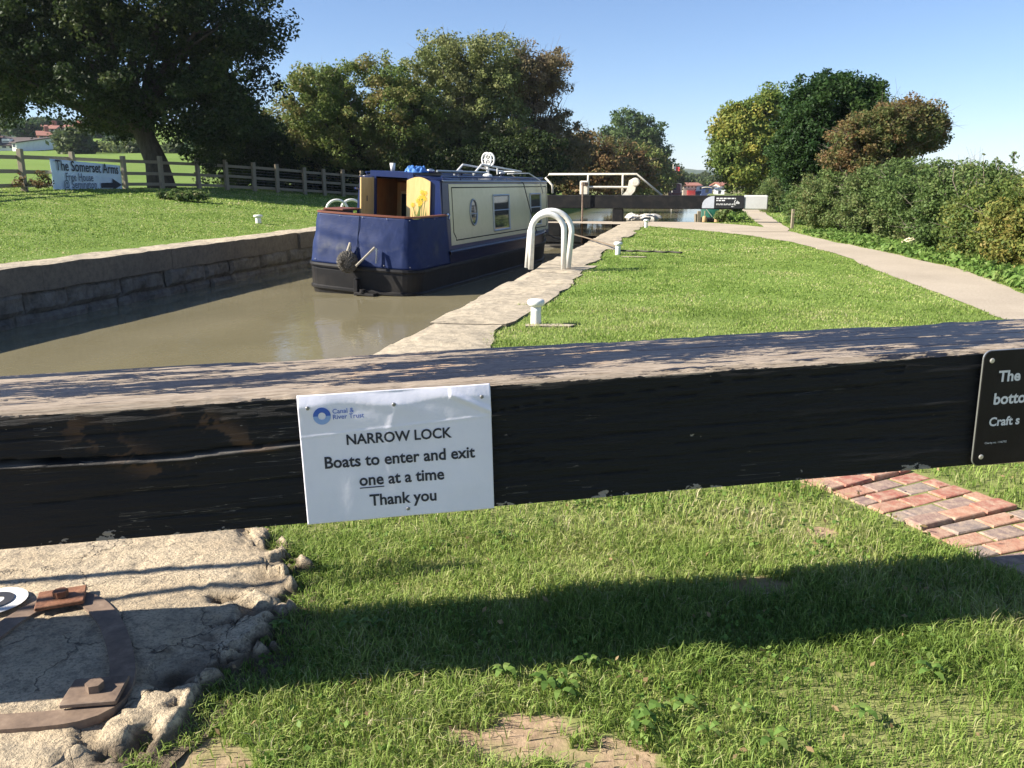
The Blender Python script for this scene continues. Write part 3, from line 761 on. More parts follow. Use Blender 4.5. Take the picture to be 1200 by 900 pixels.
# ------------------------------------------------------------------ the blue and cream boat
M_hull = paint('black_hull_paint', (.011,.011,.012), .5, .4, 2.5, (.09,.078,.065), .5, .3); bsdf(M_hull).inputs['Specular IOR Level'].default_value = .25
M_blue = paint('blue_boat_paint', (.007,.018,.095), .28, .2, 3, (.05,.05,.07), .3, .05)
M_dkblue = paint('dark_blue_gunwale', (.007,.012,.045), .25, .2, 3, (.04,.04,.05), .4, .05)
M_cream = paint('cream_panel_paint', (.66,.60,.38), .25, .12, 1.2, (.40,.36,.22), .35, .03)
M_wood = mat('varnished_pine', rough=.4); v_ = coords(M_wood, (9,9,1)); n_ = noise(M_wood, v_, 2.5, 5, .6, 1)
setcol(M_wood, ramp(M_wood, n_, [(.3, (.52,.24,.07)), (.7, (.68,.36,.12))]))
M_palewood = mat('pale_varnished_door', rough=.35); v_ = coords(M_palewood, (7,7,1)); n_ = noise(M_palewood, v_, 2.5, 5, .6, 1)
setcol(M_palewood, ramp(M_palewood, n_, [(.3, (.72,.46,.17)), (.7, (.82,.58,.25))]))
M_brown = mat('brown_stained_rail', (.16,.05,.025), .5)
M_canvas = mat('blue_canvas', rough=.6, spec=.22); v_ = coords(M_canvas)
n_ = noise(M_canvas, v_, 2.2, 5, .6); sp_ = N(M_canvas, 'ShaderNodeSeparateXYZ'); L(M_canvas, v_, sp_.inputs[0])
low_ = math_(M_canvas, 'MULTIPLY', math_(M_canvas, 'SUBTRACT', 1.0, math_(M_canvas, 'ABSOLUTE', math_(M_canvas, 'MULTIPLY', math_(M_canvas, 'SUBTRACT', sp_.outputs[2], .80), 5)), True), ramp(M_canvas, n_, [(.45, (0,)*3), (.65, (.55,)*3)]))
setcol(M_canvas, mix(M_canvas, low_, ramp(M_canvas, noise(M_canvas, v_, 9, 4), [(.3, (.008,.019,.072)), (.7, (.015,.029,.10))]), (.13,.13,.10)))
bump(M_canvas, n_, .35, .06)
M_glass = mat('window_glass', (.05,.06,.06), .04, 0, 1.0)
M_alu = mat('window_aluminium', (.35,.37,.38), .35, .6)
M_silver = mat('polished_fitting', (.6,.6,.6), .2, .9)
M_rope = mat('pale_rope', (.42,.37,.28), .9); M_drope = mat('dark_rope', (.06,.055,.045), .9)

def boat_outline(hw, L_, nst=10, bow=2.2, cr=.34):
    """closed outline from stern centre counter-clockwise seen from above: right side forward, bow, left side back"""
    right = []
    for i in range(nst+1):
        x = (hw-cr)*i/nst; right.append((x, .10*(x/hw)**2))
    for i in range(1, 7):
        t = R(-90+90*i/6); right.append((hw-cr+cr*math.cos(t), .10*((hw-cr)/hw)**2+cr+cr*math.sin(t)))
    for i in range(1, 12): right.append((hw, cr+.1+(L_-bow-cr-.1)*i/11))
    for i in range(1, 12):
        t = i/12; right.append((hw*(1-t**2.2), L_-bow+bow*t))
    right.append((0, L_))
    left = [(-x, y) for x, y in right[1:-1]][::-1]
    return right+left
def offset(P, d, n=None):
    n = len(P); r = []
    for i in range(n):
        a = Vector(P[(i-1) % n]); b = Vector(P[(i+1) % n]); t = (b-a).normalized(); r.append((P[i][0]+t.y*d, P[i][1]-t.x*d))
    return r
def loft(mb, out, levels, sheer, cap=(False, False)):
    n = len(out); o = len(mb.v)
    for z, d in levels:
        for x, y in offset(out, d): mb.v.append((x, y, z+sheer(y)*max(0, z)))
    for k in range(len(levels)-1):
        for i in range(n): j = (i+1) % n; mb.f.append((o+k*n+i, o+k*n+j, o+(k+1)*n+j, o+(k+1)*n+i))
    if cap[1]: mb.f.append(tuple(o+(len(levels)-1)*n+i for i in range(n)))
    if cap[0]: mb.f.append(tuple(o+i for i in range(n))[::-1])

def main_boat():
    root = thing('canal_boat', 'blue and cream canal boat with black hull, its stern doors open, floating in the lock', 'boat', (-2.79,14.87,WZ), -R(19.4)); root.rotation_euler.y = R(3.0)
    hw, L_ = 1.12, 9.5
    out = boat_outline(hw, L_)
    sheer = lambda y: .38*max(0, (y-6.2)/3.3)**2
    mb = MB(); loft(mb, out, [(-.5,-.25),(-.12,-.06),(.02,-.03),(.05,.012),(.09,.012),(.11,-.012),(.40,.004),(.44,.0),(.445,.03),(.475,.038),(.51,.03),(.515,.0),(.56,-.02)], sheer, (True, True))
    recalc(mb.build('hull', M_hull, root))
    # raised blue gunwale from the cabin forward
    o2 = [p for p in out if p[1] > 1.0]
    mb = MB()
    def side_band(x_sign, prof, ys, m, name):
        P = [[(x_sign*(hwf(y)+d), y, z+sheer(y)*z) for z, d in prof] for y in ys]
        mb = MB(); mb.grid(P); o = mb.build(name, m, root); recalc(o); return o
    def hwf(y):
        if y < L_-2.2: return hw
        t = (y-(L_-2.2))/2.2; return hw*(1-t**2.2)
    ys = list(np.linspace(1.56, L_-.01, 40))
    for s in (-1, 1):
        side_band(s, [(.50,-.02),(.50,.012),(.58,.006),(.68,.004),(.69,.02),(.735,.02),(.75,.0),(.75,-.22)], ys, M_dkblue, 'gunwale')
    mb = MB(); mb.grid([[(-hwf(y)*.95, y, .74+sheer(y)*.74), (hwf(y)*.95, y, .74+sheer(y)*.74)] for y in np.linspace(8.3, L_-.05, 12)]); recalc(mb.build('foredeck', M_dkblue, root))
    # canvas cover round the stern deck
    n = len(out); half = 10+6+2
    idx = [i % n for i in range(-half, half+1)]
    def canvas(z0, z1, d0, d1, name, m, rows=26):
        path = [(-hw, 1.6)] + [out[i] for i in idx if out[i][1] < 1.4] + [(hw, 1.6)]
        # dense resample
        A = resample(path, 150)
        t = np.gradient(A, axis=0); t /= np.linalg.norm(t, axis=1)[:,None]; nn = np.c_[t[:,1], -t[:,0]]
        P = np.zeros((len(A), rows, 3)); s = np.linspace(0, 1, len(A))
        for k in range(rows):
            f = k/(rows-1); z = z0+(z1-z0)*f
            d = d0+(d1-d0)*f + .022*fbm(A[:,0]*2.2, A[:,1]*2.2, z*2.5, 5, 3)*math.sin(math.pi*min(1, f*1.3)) + .010*np.sin(s*95+z*9)*(1-f)*.5*np.sin(math.pi*f)
            d = d + .012*vnoise(A[:,0]*1.2+z*5, A[:,1]*3-z*3, z, 71)*math.sin(math.pi*f)
            P[:,k,0] = A[:,0]+nn[:,0]*d; P[:,k,1] = A[:,1]+nn[:,1]*d; P[:,k,2] = z + (.010*np.sin(s*40) if k == rows-1 else 0)
        mb = MB(); mb.grid(P); o = mb.build(name, m, root, smooth=True); recalc(o)
        sm = o.modifiers.new('solid', 'SOLIDIFY'); sm.thickness = .012; sm.offset = -1
        return A, nn
    A, nn = canvas(.515, 1.40, .008, -.115, 'canvas_cover', M_canvas)
    # seam, studs
    mb = MB(); mb.tube([(.0-.02, A[75][1]-.014+(z-.515)*.135, z) for z in np.linspace(.53,1.39,10)], .006, 6); mb.build('canvas_seam', M_dkblue, root)
    for i in range(6, 146, 14):
        for z, d in ((.565,.012), (1.37,-.10)):
            mb = MB(); mb.lathe([(.010,0),(.010,.004),(.004,.008)], (0,0,0), 8, Matrix.Translation((A[i][0]+nn[i][0]*d, A[i][1]+nn[i][1]*d, z)) @ Matrix.Rotation(math.atan2(nn[i][1], nn[i][0]), 4, 'Z') @ Matrix.Rotation(R(90), 4, 'Y'))
            mb.build('canvas_stud', M_silver, root)
    # brown timber top rail
    mb = MB(); P = []
    for i in range(len(A)):
        P.append([(A[i][0]-nn[i][0]*.105, A[i][1]-nn[i][1]*.105, 1.40), (A[i][0]-nn[i][0]*.105, A[i][1]-nn[i][1]*.105, 1.43), (A[i][0]-nn[i][0]*.20, A[i][1]-nn[i][1]*.20, 1.43), (A[i][0]-nn[i][0]*.20, A[i][1]-nn[i][1]*.20, 1.40)])
    mb.grid(P); o = mb.build('taff_rail', M_brown, root); recalc(o)
    # brown seat box at the left corner of the stern
    mb = MB(); mb.box((-.97,.45,1.435), (-.55,1.1,1.47), bev=.01); mb.build('seat_locker', M_brown, root)
    # cabin
    yb, yf = 1.6, 8.45; zb, zt = .74, 2.04
    xb, xt = .985, .86
    def xs(z): return xb+(xt-xb)*(z-zb)/(zt-zb)
    for s in (-1, 1):
        mb = MB(); th = .05
        P = [(s*xb,yb,zb),(s*xb,yf,zb),(s*xt,yf-.05,zt),(s*xt,yb+.06,zt),(s*(xb-th),yb,zb),(s*(xb-th),yf,zb),(s*(xt-th),yf-.05,zt),(s*(xt-th),yb+.06,zt)]
        mb.add(P, [(0,1,2,3),(7,6,5,4),(0,4,5,1),(1,5,6,2),(2,6,7,3),(3,7,4,0)]); recalc(mb.build('cabin_side', M_blue, root))
        # cream panel, coach lines
        def sp(y, z, d): return (s*(xs(z)+d), y, z)
        mb = MB(); y0, y1, z0, z1 = 1.95, 8.40, .82, 1.985
        P = [sp(y0,z0,.0),sp(y1,z0,.0),sp(y1,z1,.0),sp(y0,z1,.0),sp(y0,z0,.006),sp(y1,z0,.006),sp(y1,z1,.006),sp(y0,z1,.006)]
        mb.add(P, [(4,5,6,7),(0,1,5,4),(1,2,6,5),(2,3,7,6),(3,0,4,7)]); recalc(mb.build('side_panel', M_cream, root))
        mb = MB(); c = .10; a0, a1, b0, b1 = 2.08, 8.3, .91, 1.92
        loop = [(a0+c,b0),(a1-c,b0),(a1-.03,b0+.03),(a1,b0+c),(a1,b1),(a0,b1),(a0,b0+c+.05),(a0+.05,b0+c),(a0+c,b0+.05)]
        mb.tube([sp(y,z,.006) for y, z in loop], .011, 5, close=True)
        mb.build('coach_line', M_blacktimber, root)
        # porthole
        mb = MB(); cy, cz, r = 3.16, 1.42, .255
        ringp = [(cy+.19*math.cos(2*math.pi*i/28), cz+r*math.sin(2*math.pi*i/28)) for i in range(28)]
        mb.tube([sp(y,z,.012) for y, z in ringp], .022, 6, close=True); ph = mb.build('porthole', M_alu, root, smooth=True)
        mb = MB(); mb.add([sp(y,z,.010) for y, z in ringp], [tuple(range(28)) if s > 0 else tuple(range(27,-1,-1))]); mb.build('pane', M_glass, ph)
        mb = MB(); mb.tube([sp(cy-.18,cz-.03,.016), sp(cy+.18,cz-.03,.016)], .008, 5); mb.build('glazing_bar', M_alu, ph)
        for ya, ye in ((4.32,5.36), (6.92,7.78)):
            mb = MB(); w0, w1 = .99, 1.74; fr = .035
            for (a, b) in (((ya,w0),(ye,w0)), ((ye,w0),(ye,w1)), ((ye,w1),(ya,w1)), ((ya,w1),(ya,w0))):
                mb.tube([sp(a[0],a[1],.012), sp(b[0],b[1],.012)], .024, 6)
            wn = mb.build('window', M_alu, root)
            mb = MB(); mb.add([sp(ya,w0,.010),sp(ye,w0,.010),sp(ye,w1,.010),sp(ya,w1,.010)], [(0,1,2,3) if s > 0 else (3,2,1,0)]); mb.build('pane', M_glass, wn)
            mb = MB(); mb.tube([sp(ya,1.42,.016), sp(ye,1.42,.016)], .014, 5); mb.build('glazing_bar', M_alu, wn)
            # curtains behind the glass
        # tunnel-light style fitting on blue end panel
        mb = MB(); q = sp(1.78, 1.42, .02); mb.tube([q, (q[0]+s*.05,q[1],q[2]-.02), (q[0]+s*.05,q[1]-.04,q[2]-.09)], .018, 8); mb.lathe([(.03,-.02),(.035,.0),(.03,.02)], q, 10)
        mb.build('lamp_fitting', M_silver, root)
    # roof: crowned, with gutter rail
    P = []
    for y in np.linspace(yb+.0, yf, 8):
        P.append([(x, y, zt+.012+.085*(1-(x/xt)**2)) for x in np.linspace(-xt-.02, xt+.02, 15)])
    mb = MB(); mb.grid(P)
    o = mb.build('roof', M_dkblue, root, smooth=True); recalc(o); sm = o.modifiers.new('s', 'SOLIDIFY'); sm.thickness = .03; sm.offset = -1
    for s in (-1, 1):
        mb = MB(); mb.tube([(s*(xt-.05), y, zt+.085) for y in (1.75, 3.4, 8.2)], .018, 8)
        for y in np.linspace(1.8, 8.1, 8): mb.tube([(s*(xt-.05), y, zt), (s*(xt-.05), y, zt+.09)], .012, 6)
        mb.build('roof_handrail', M_blue, root)
        mb = MB(); mb.tube([(s*(xt+.015), y, zt+.0) for y in (1.66, 8.4)], .02, 6); mb.build('gutter', M_alu if s > 0 else M_blue, root)
    # rear bulkhead: panels round the door opening (-.49 .. .18)
    def bp(x0, x1, z0, z1, name, m=M_blue, y0=yb, y1=yb+.04):
        mb = MB(); mb.box((x0,y0,z0), (x1,y1,z1), bev=.004); return mb.build(name, m, root)
    mb = MB(); mb.add([(-xb,yb-.0,.56),(-.50,yb,.56),(-.50,yb,2.10),(-xt-.0,yb,zt),(-xb,yb,.74)], [(0,1,2,3,4)])
    mb.add([(.19,yb,.56),(xb,yb,.56),(xb,yb,.74),(xt,yb,zt),(.19,yb,2.10)], [(0,1,2,3,4)])
    o = mb.build('rear_bulkhead', M_blue, root); recalc(o); sm = o.modifiers.new('s', 'SOLIDIFY'); sm.thickness = .04
    bp(-.62,.30,2.06,2.17,'hatch_surround', M_blue, yb-.02, yb+1.3)
    for x in (-.53,.185): bp(x, x+.04, .56, 2.06, 'door_post', M_blue, yb-.025, yb+.02)
    # pine lined cabin interior
    mb = MB(); a, b, y0, y1, z0, z1 = -.80,.80,yb+.05,4.6,.50,2.03
    vs = [(a,y0,z0),(b,y0,z0),(b,y1,z0),(a,y1,z0),(a,y0,z1),(b,y0,z1),(b,y1,z1),(a,y1,z1)]
    mb.add(vs, [(0,1,2,3),(4,7,6,5),(0,3,7,4),(1,5,6,2),(2,6,7,3)]); mb.box((-.50,yb+.9,.5), (-.1,yb+.95,1.95)); mb.build('cabin_lining', M_wood, root)
    mb = MB(); mb.box((-.40,yb+.86,1.22), (-.2,yb+.895,1.78), bev=.005); lp = mb.build('inner_cupboard', M_palewood, root)
    mb = MB(); mb.box((-.375,yb+.85,1.27), (-.225,yb+.858,1.73)); mb.build('dark_glass', M_blacktimber, lp)
    # right door folded flat with painted daffodils
    mb = MB(); dx0, dx1 = .20,.69
    prof = [(dx0,.62),(dx1,.62),(dx1,2.02)] + [(dx0+(dx1-dx0)*(1-i/8), 2.02+.075*math.sin(math.pi*i/8)) for i in range(1, 8)] + [(dx0,2.02)]
    mb.prism(prof, -.03, 0, Matrix.Translation((0,yb-.085,0)) @ Matrix.Rotation(R(90), 4, 'X')); d = mb.build('door', M_palewood, root); recalc(d)
    My = mat('daffodil_yellow', (.80,.55,.03), .5); Mg = mat('painted_leaf_green', (.14,.22,.04), .5)
    mf = MB(); ms = MB(); rnd = random.Random(2)
    yy = yb-.087; 
    for k in range(9):
        x = dx0+.25+rnd.uniform(-.13,.15); z = 1.5+rnd.uniform(.05,.32)
        ms.add([(dx0+.26+.02*k-.08, yy-.002, 1.28), (dx0+.27+.02*k-.08, yy-.002, 1.28), (x+.006, yy-.003, z), (x-.004, yy-.003, z)], [(0,1,2,3)])
        for q in range(6):
            t = q*math.pi/3+k; mf.add([(x, yy-.005, z), (x+.035*math.cos(t-.35), yy-.005, z+.035*math.sin(t-.35)), (x+.052*math.cos(t), yy-.005, z+.052*math.sin(t)), (x+.035*math.cos(t+.35), yy-.005, z+.035*math.sin(t+.35))], [(0,1,2,3)])
    for k in range(14):
        x = dx0+.12+rnd.random()*.3; ms.add([(x, yy-.0035, 1.30), (x+.012, yy-.0035, 1.30), (x+rnd.uniform(-.05,.06), yy-.0035, 1.3+rnd.uniform(.12,.3))], [(0,1,2)])
    recalc(mf.build('painted_flowers', My, d)); recalc(ms.build('painted_stems', Mg, d))
    # left door standing open, edge towards the stern
    mb = MB(); mb.box((-.56,1.08,.62), (-.53,1.58,2.04), bev=.004); d2 = mb.build('door', M_palewood, root)
    mb = MB(); mb.box((-.528,1.28,1.15), (-.522,1.31,1.3)); mb.box((-.528,1.28,1.6), (-.522,1.31,1.7)); mb.build('door_latch', M_iron, d2)
    # tiller arm / grab rail at left
    mb = MB(); mb.tube([(-.70,1.45,1.40),(-.70,1.45,1.80),(-.70,1.15,1.83)], .02, 8); mb.build('grab_rail', M_blue, root)
    # stern fittings: fender, two stays, low bracket
    fz, fx = .60, -.10
    V = []; 
    mb = MB(); nph, nth = 40, 56
    for i in range(nph+1):
        ph = math.pi*i/nph
        for j in range(nth):
            th = 2*math.pi*j/nth
            r = .175*(1+.10*abs(math.sin(th*9+ph*7))*math.sin(ph)+.06*math.sin(th*23-ph*17))
            mb.v.append((fx+r*math.sin(ph)*math.cos(th), -.17+.9*r*math.cos(ph), fz+r*math.sin(ph)*math.sin(th)*1.02))
    for i in range(nph):
        for j in range(nth): mb.f.append((i*nth+j, i*nth+(j+1) % nth, (i+1)*nth+(j+1) % nth, (i+1)*nth+j))
    mk = mat('fender_rope', rough=.95); vv_ = coords(mk); nk = noise(mk, vv_, 40, 4, .7); setcol(mk, ramp(mk, nk, [(.35, (.03,.027,.022)), (.6, (.16,.145,.12))])); bump(mk, nk, 1, .02)
    recalc(mb.build('rope_fender', mk, root))
    mb = MB(); mb.tube([(-.13,-.02,.92),(-.16,-.13,.68)], .022, 8); mb.build('fender_stay', M_rope, root); mb = MB(); mb.tube([(.38,-.06,.88),(.16,-.32,.56)], .02, 8); mb.build('fender_stay', M_rope, root)
    mb = MB(); mb.tube([(-.12,-.02,.88),(-.12,-.02,.68)], .02, 8); mb.build('eye_bracket', M_silver, root); mb = MB(); mb.tube([(.40,-.02,.86),(.40,-.04,.60)], .016, 8); mb.build('eye_bracket', M_silver, root)
    mb = MB(); mb.box((.02,-.16,.02), (.42,.02,.07), bev=.01); mb.lathe([(.05,-.03),(.05,.03)], (.18,-.13,.10), 12); mb.build('rudder_plate', M_hull, root)
    mb = MB(); mb.box((-.02,-.1,-.4), (.06,-.01,.3), bev=.01); mb.build('rudder_post', M_hull, root)
    # things carried on the roof fixed to it: chimney-like double wheel, vents
    mb = MB()
    zr = zt+.09
    mb.tube([(.15,5.9,zr),(.15,5.9,zr+.28)], .035, 10)
    for dy in (-.10,.10):
        mb.tube([(.15+.13*math.cos(t)*.9, 5.9+dy+.0, zr+.38+.15*math.sin(t)) for t in np.linspace(0, 2*math.pi, 20)[:-1]], .022, 8, close=True)
        for a in (0, 60, 120): mb.tube([(.15+.12*math.cos(R(a)), 5.9+dy, zr+.38+.14*math.sin(R(a))), (.15-.12*math.cos(R(a)), 5.9+dy, zr+.38-.14*math.sin(R(a)))], .01, 6)
    mb.lathe([(.12,0),(.10,.05),(.04,.07)], (.15,5.9,zr-.01), 14)
    mb.build('roof_wheel', M_white, root)
    for y in (3.0,4.6,7.3):
        mb = MB(); mb.lathe([(.045,-.02),(.045,.06),(.09,.065),(.08,.10),(.02,.12)], (0,y,zr), 14); mb.build('roof_vent', M_silver, root, smooth=True)
    return root
BOAT = main_boat()
MBt = Mloc((-2.79,14.87,WZ), -R(19.4), R(3.0))
def on_boat(x, y, z): return MBt @ Vector((x, y, z))
def roof_stuff():
    # boarding plank frame lying on the roof
    p = on_boat(.2, 4.6, 2.15); root = thing('boarding_frame', 'white tubular frame lying along the boat roof', 'frame', p, -R(19.4))
    mb = MB(); mb.tube([(.35,-.6,0),(.35,-.1,.22),(.35,2.6,.10)], .022, 8); mb.tube([(-.1,-.6,0),(-.1,-.1,.22),(-.1,2.6,.10)], .022, 8); mb.tube([(.35,.9,.02),(.35,.9,.18)], .018, 6); mb.tube([(-.1,2.5,.10),(.35,2.5,.10)], .018, 6); mb.build('tube_frame', M_white, root)
    root['label'] = 'white tubular frame lying along the boat roof'
    p = on_boat(.25, 3.2, 2.20)
    root = thing('poles', 'long pale pole and plank lying along the boat roof edge', 'pole', p, -R(19.4))
    mb = MB(); mb.tube([(.35,-1.2,0),(.38,1.4,.0)], .022, 8); mb.build('pole', M_alu, root)
    mb = MB(); mb.box((-.1,-1.0,-.03), (.2,1.6,.0), bev=.005); mb.build('plank', M_dkblue, root)
    # crumpled blue tarp
    p = on_boat(.12, 2.1, 2.165)
    mb = MB(); n = 40; X, T = np.meshgrid(np.linspace(-1, 1, n), np.linspace(-1, 1, n), indexing='ij')
    rr = np.sqrt(X**2+T**2); Z = .085*np.clip((1-rr)*3, 0, 1)**.5*(1+1.4*fbm(X*3.5, T*3.5, 0, 9)); Z[rr > 1] = 0
    mb.grid(np.dstack([X*.24, T*.28, Z])); o = mb.build('blue_tarpaulin', mat('bright_blue_tarp', (.05,.16,.42), .5), smooth=True); o.location = p
    tag(o, 'crumpled bright blue tarpaulin heaped on the boat roof by the hatch', 'tarpaulin')
    p = on_boat(-.22, 1.75, 2.175)
    mb = MB(); mb.lathe([(.04,0),(.055,.15),(.05,.15),(.036,.01)], n=14); o = mb.build('cup', mat('milky_plastic', (.7,.7,.68), .3), smooth=True); o.location = p
    tag(o, 'small milky plastic cup standing on the boat hatch', 'cup')
    # ropes
    def rope(pts, r, label, m, n=6):
        mb = MB(); mb.tube(pts, r, n); o = mb.build('mooring_rope', m, smooth=True); tag(o, label, 'rope', 'ropes of the moored boat')
        return o
    a = on_boat(.66, 6.2, 2.19); b = on_boat(1.12, 7.0, .80)
    rope([a, on_boat(.93, 6.3, 2.0), on_boat(1.03, 6.7, 1.3), b], .012, 'taut dark rope running from the boat roof down its cream side', M_drope)
    rope([on_boat(.4,6.6,2.2), on_boat(.75,7.2,2.24), on_boat(.93,7.6,2.08), on_boat(.97,7.8,1.75)], .014, 'pale loose rope looped over the boat roof edge near the bow', M_white)
    s = on_boat(.55, 9.0, .9); e = gz(724, 296); e.z = .09
    pts = []
    for i in range(25):
        t = i/24; q = s.lerp(e, t); q.z -= .55*math.sin(math.pi*min(1, t*1.5))*(1-t)*.6; q.z = max(q.z, .075) if t > .42 else q.z; pts.append(q)
    rope(pts, .014, 'slack brown rope from the boat bow across the coping to a bollard', mat('brown_rope', (.17,.13,.09), .9))
    # tail of rope beyond the bollard
    q = gz(726, 299); pts = [Vector((q.x+.05*i+.0, q.y-.02*i+.06*math.sin(i*1.3), .075)) for i in range(20)]
    rope(pts, .016, 'tail end of rope lying on the grass past its bollard', M_drope)
roof_stuff()

# ------------------------------------------------------------------ far (top) gate with balance beam
def far_gate():
    gu = 26.2
    ox, oy = lw(VR, gu); ang = -LA          # local x = across (right), y = up the lock
    root = thing('lock_gate', 'far black lock gate across the canal with white handrail and white-ended balance beam', 'lock gate', (ox,oy,0), ang)
    # beam: local x from -1.9 to 4.4
    def lx(px, yl=0):   # local x for pixel column
        k = (px-600)/998.0; return (k*(oy+yl*UY)-(ox+yl*UX))/(UY+k*UX)
    mb = MB(); mb.box((-7.0,-.18,.40), (lx(873),.17,.80), bev=.02)
    mb.build('balance_beam', M_blacktimber, root)
    wm = paint('beam_end_paint', (.56,.56,.54), .55, .2, 4, (.3,.28,.24), .4)
    mb = MB(); mb.box((lx(873)+.001,-.185,.395), (lx(901),.175,.81), bev=.03); mb.build('beam_end', wm, root)
    # heel post, gate leaf
    mb = MB(); mb.box((-.42,-.16,-2.4), (-.10,.16,.39), bev=.02); mb.build('gate_post', M_blacktimber, root); mb = MB(); mb.box((-7.0,-.16,-2.4), (-6.7,.16,.39), bev=.02); mb.build('gate_post', M_blacktimber, root)
    mb = MB()
    mb.box((-6.7,-.12,-.66), (-.42,.12,-.44), bev=.015)
    mb.box((-6.7,-.10,-2.3), (-.42,.08,-.67), bev=.01)
    mb.box((-6.7,-.17,.05), (-2.9,.15,.395), bev=.01); mb.box((-6.7,-.13,-.44), (-2.05,.11,.04), bev=.01)
    mb.build('gate_leaf', M_blacktimber, root)
    mb = MB(); mb.box((-6.7,-.55,-.9), (-.5,-.19,-.72), bev=.01); mb.build('gate_footboard', M_wall, root)
    # handrail
    mb = MB(); H = 1.43
    x0, x1, x2 = lx(642), lx(745), lx(776)
    mb.tube([(x0+.12,.22,.85),(x0+.10,.22,1.10),(x0-.12,.22,1.32),(x0,.22,H),(x1,.22,H),(x2,.12,.80)], .032, 8)
    mb.tube([(lx(688),.22,.8),(lx(688),.22,H)], .03, 8); mb.tube([(lx(729),.22,.8),(lx(729),.22,H)], .032, 8)
    mb.build('handrail', M_creamrail, root, smooth=True)
    # paddle gear
    mb = MB(); a, b = lx(680), lx(690); mb.box((a,-.12,.80), (b,.12,1.23), bev=.03); mb.build('paddle_post', M_creamrail, root)
    mb = MB(); a, b = lx(690), lx(741); mb.tube([(a,-.05,1.04),(b,-.05,1.04)], .032, 8); mb.build('paddle_spindle', M_creamrail, root)
    mb = MB(); c = lx(684.5); mb.tube([(c,-.30,-1.0),(c,-.30,1.18)], .028, 8); mb.tube([(c,-.3,1.13),(c+.1,-.1,1.13)], .06, 8); mb.build('paddle_rod', M_iron, root)
    c = lx(738); mb = MB(); pr = [(-.22,.80),(.06,.80),(.16,.92),(.20,1.08),(.28,1.16),(.26,1.26),(.10,1.30),(-.02,1.24),(-.05,1.05),(-.10,.92)]
    mb.prism([(x+c, z) for x, z in pr], -.10, .10, Matrix.Rotation(R(90), 4, 'X')); recalc(mb.build('paddle_bracket', M_creamrail, root))
    mb = MB(); mb.lathe([(.10,-.05),(.13,-.03),(.13,.03),(.10,.05)], (0,0,0), 16, Matrix.Translation((c+.18,-.14,1.19)) @ Matrix.Rotation(R(90), 4, 'X')); mb.build('paddle_gear', M_creamrail, root)
    M2 = Mloc((ox,oy,0), ang)
    # information board screwed to the beam
    xa, xb_, xc = lx(824), lx(838), lx(873)
    p = M2 @ Vector((xa, -.195, .43))
    sr = thing('information_board', 'long black sign with small white lettering and pale rounded left end on the far beam', 'sign', p, ang)
    mb = MB(); hgt = .355; wq = xb_-xa
    q = [(wq,0),(wq,hgt)] + [(wq*(1-math.sin(R(t))), hgt*(.25+.75*math.cos(R(t)))) for t in range(15, 91, 15)] + [(0,0)]
    mb.prism(q, 0, .01, Matrix.Rotation(R(90), 4, 'X')); recalc(mb.build('pale_end', paint('pale_sign_blue', (.52,.55,.60), .4), sr)); 
    mb = MB(); mb.prism([(wq+.002,0),(xc-xa-.004,0),(xc-xa-.004,hgt),(wq+.002,hgt)], 0, .01, Matrix.Rotation(R(90), 4, 'X')); recalc(mb.build('plate', mat('sign_black', (.012,.012,.014), .5), sr))
    mb = MB(); rnd = random.Random(5)
    def words(x, x1, z, h):
        while x < x1:
            l = rnd.uniform(.04,.10); e = min(x+l, x1); mb.add([(x,-.014,z),(e,-.014,z),(e,-.014,z+h),(x,-.014,z+h)], [(0,1,2,3)]); x = e+.022
    words(wq+.06, wq+.62, .27, .035); words(wq+.06, wq+.32, .21, .035); words(wq+.06, wq+.62, .12, .014); words(wq+.06, wq+.62, .095, .014); words(wq+.50, wq+.58, .04, .02)
    cx = xc-xa-.19
    mb.tube([(cx+.09*math.cos(t), -.013, .17+.09*math.sin(t)) for t in np.linspace(2.2, 4.2, 8)], .006, 4)
    for dx, h in ((-.05,.06),(-.02,.09),(.01,.07),(.035,.05)): mb.add([(cx+dx,-.014,.13),(cx+dx+.02,-.014,.13),(cx+dx+.02,-.014,.13+h),(cx+dx,-.014,.13+h)], [(0,1,2,3)])
    mb.build('lettering', M_wink, sr)
    # tumbled stones on the wall head beside the gate post
    for i in range(7):
        px = 741+i*4+random.uniform(-2,2); q = gz(px, 257.5+random.uniform(-1,2)); s = random.uniform(.12,.2)
        mb = MB(); n = 12
        for a in range(n+1):
            for b in range(n):
                th = math.pi*a/n; ph = 2*math.pi*b/n; d = Vector((math.sin(th)*math.cos(ph), math.sin(th)*math.sin(ph), math.cos(th)))
                k = s*(1+.35*float(vnoise(d.x*2+i*5, d.y*2, d.z*2))); mb.v.append((d.x*k*1.3, d.y*k, d.z*k*.75))
        for a in range(n):
            for b in range(n): mb.f.append((a*n+b, a*n+(b+1) % n, (a+1)*n+(b+1) % n, (a+1)*n+b))
        o = mb.build('pale_rock', paint('pale_rock%d' % i, (.55,.52,.46), .9) if i == 0 else bpy.data.materials['pale_rock0']); o.location = (q.x, q.y, .06)
        tag(o, 'one of the pale lumps of stone heaped on the wall end beside the far gate', 'rock', 'pale rocks beside the far gate')
far_gate()
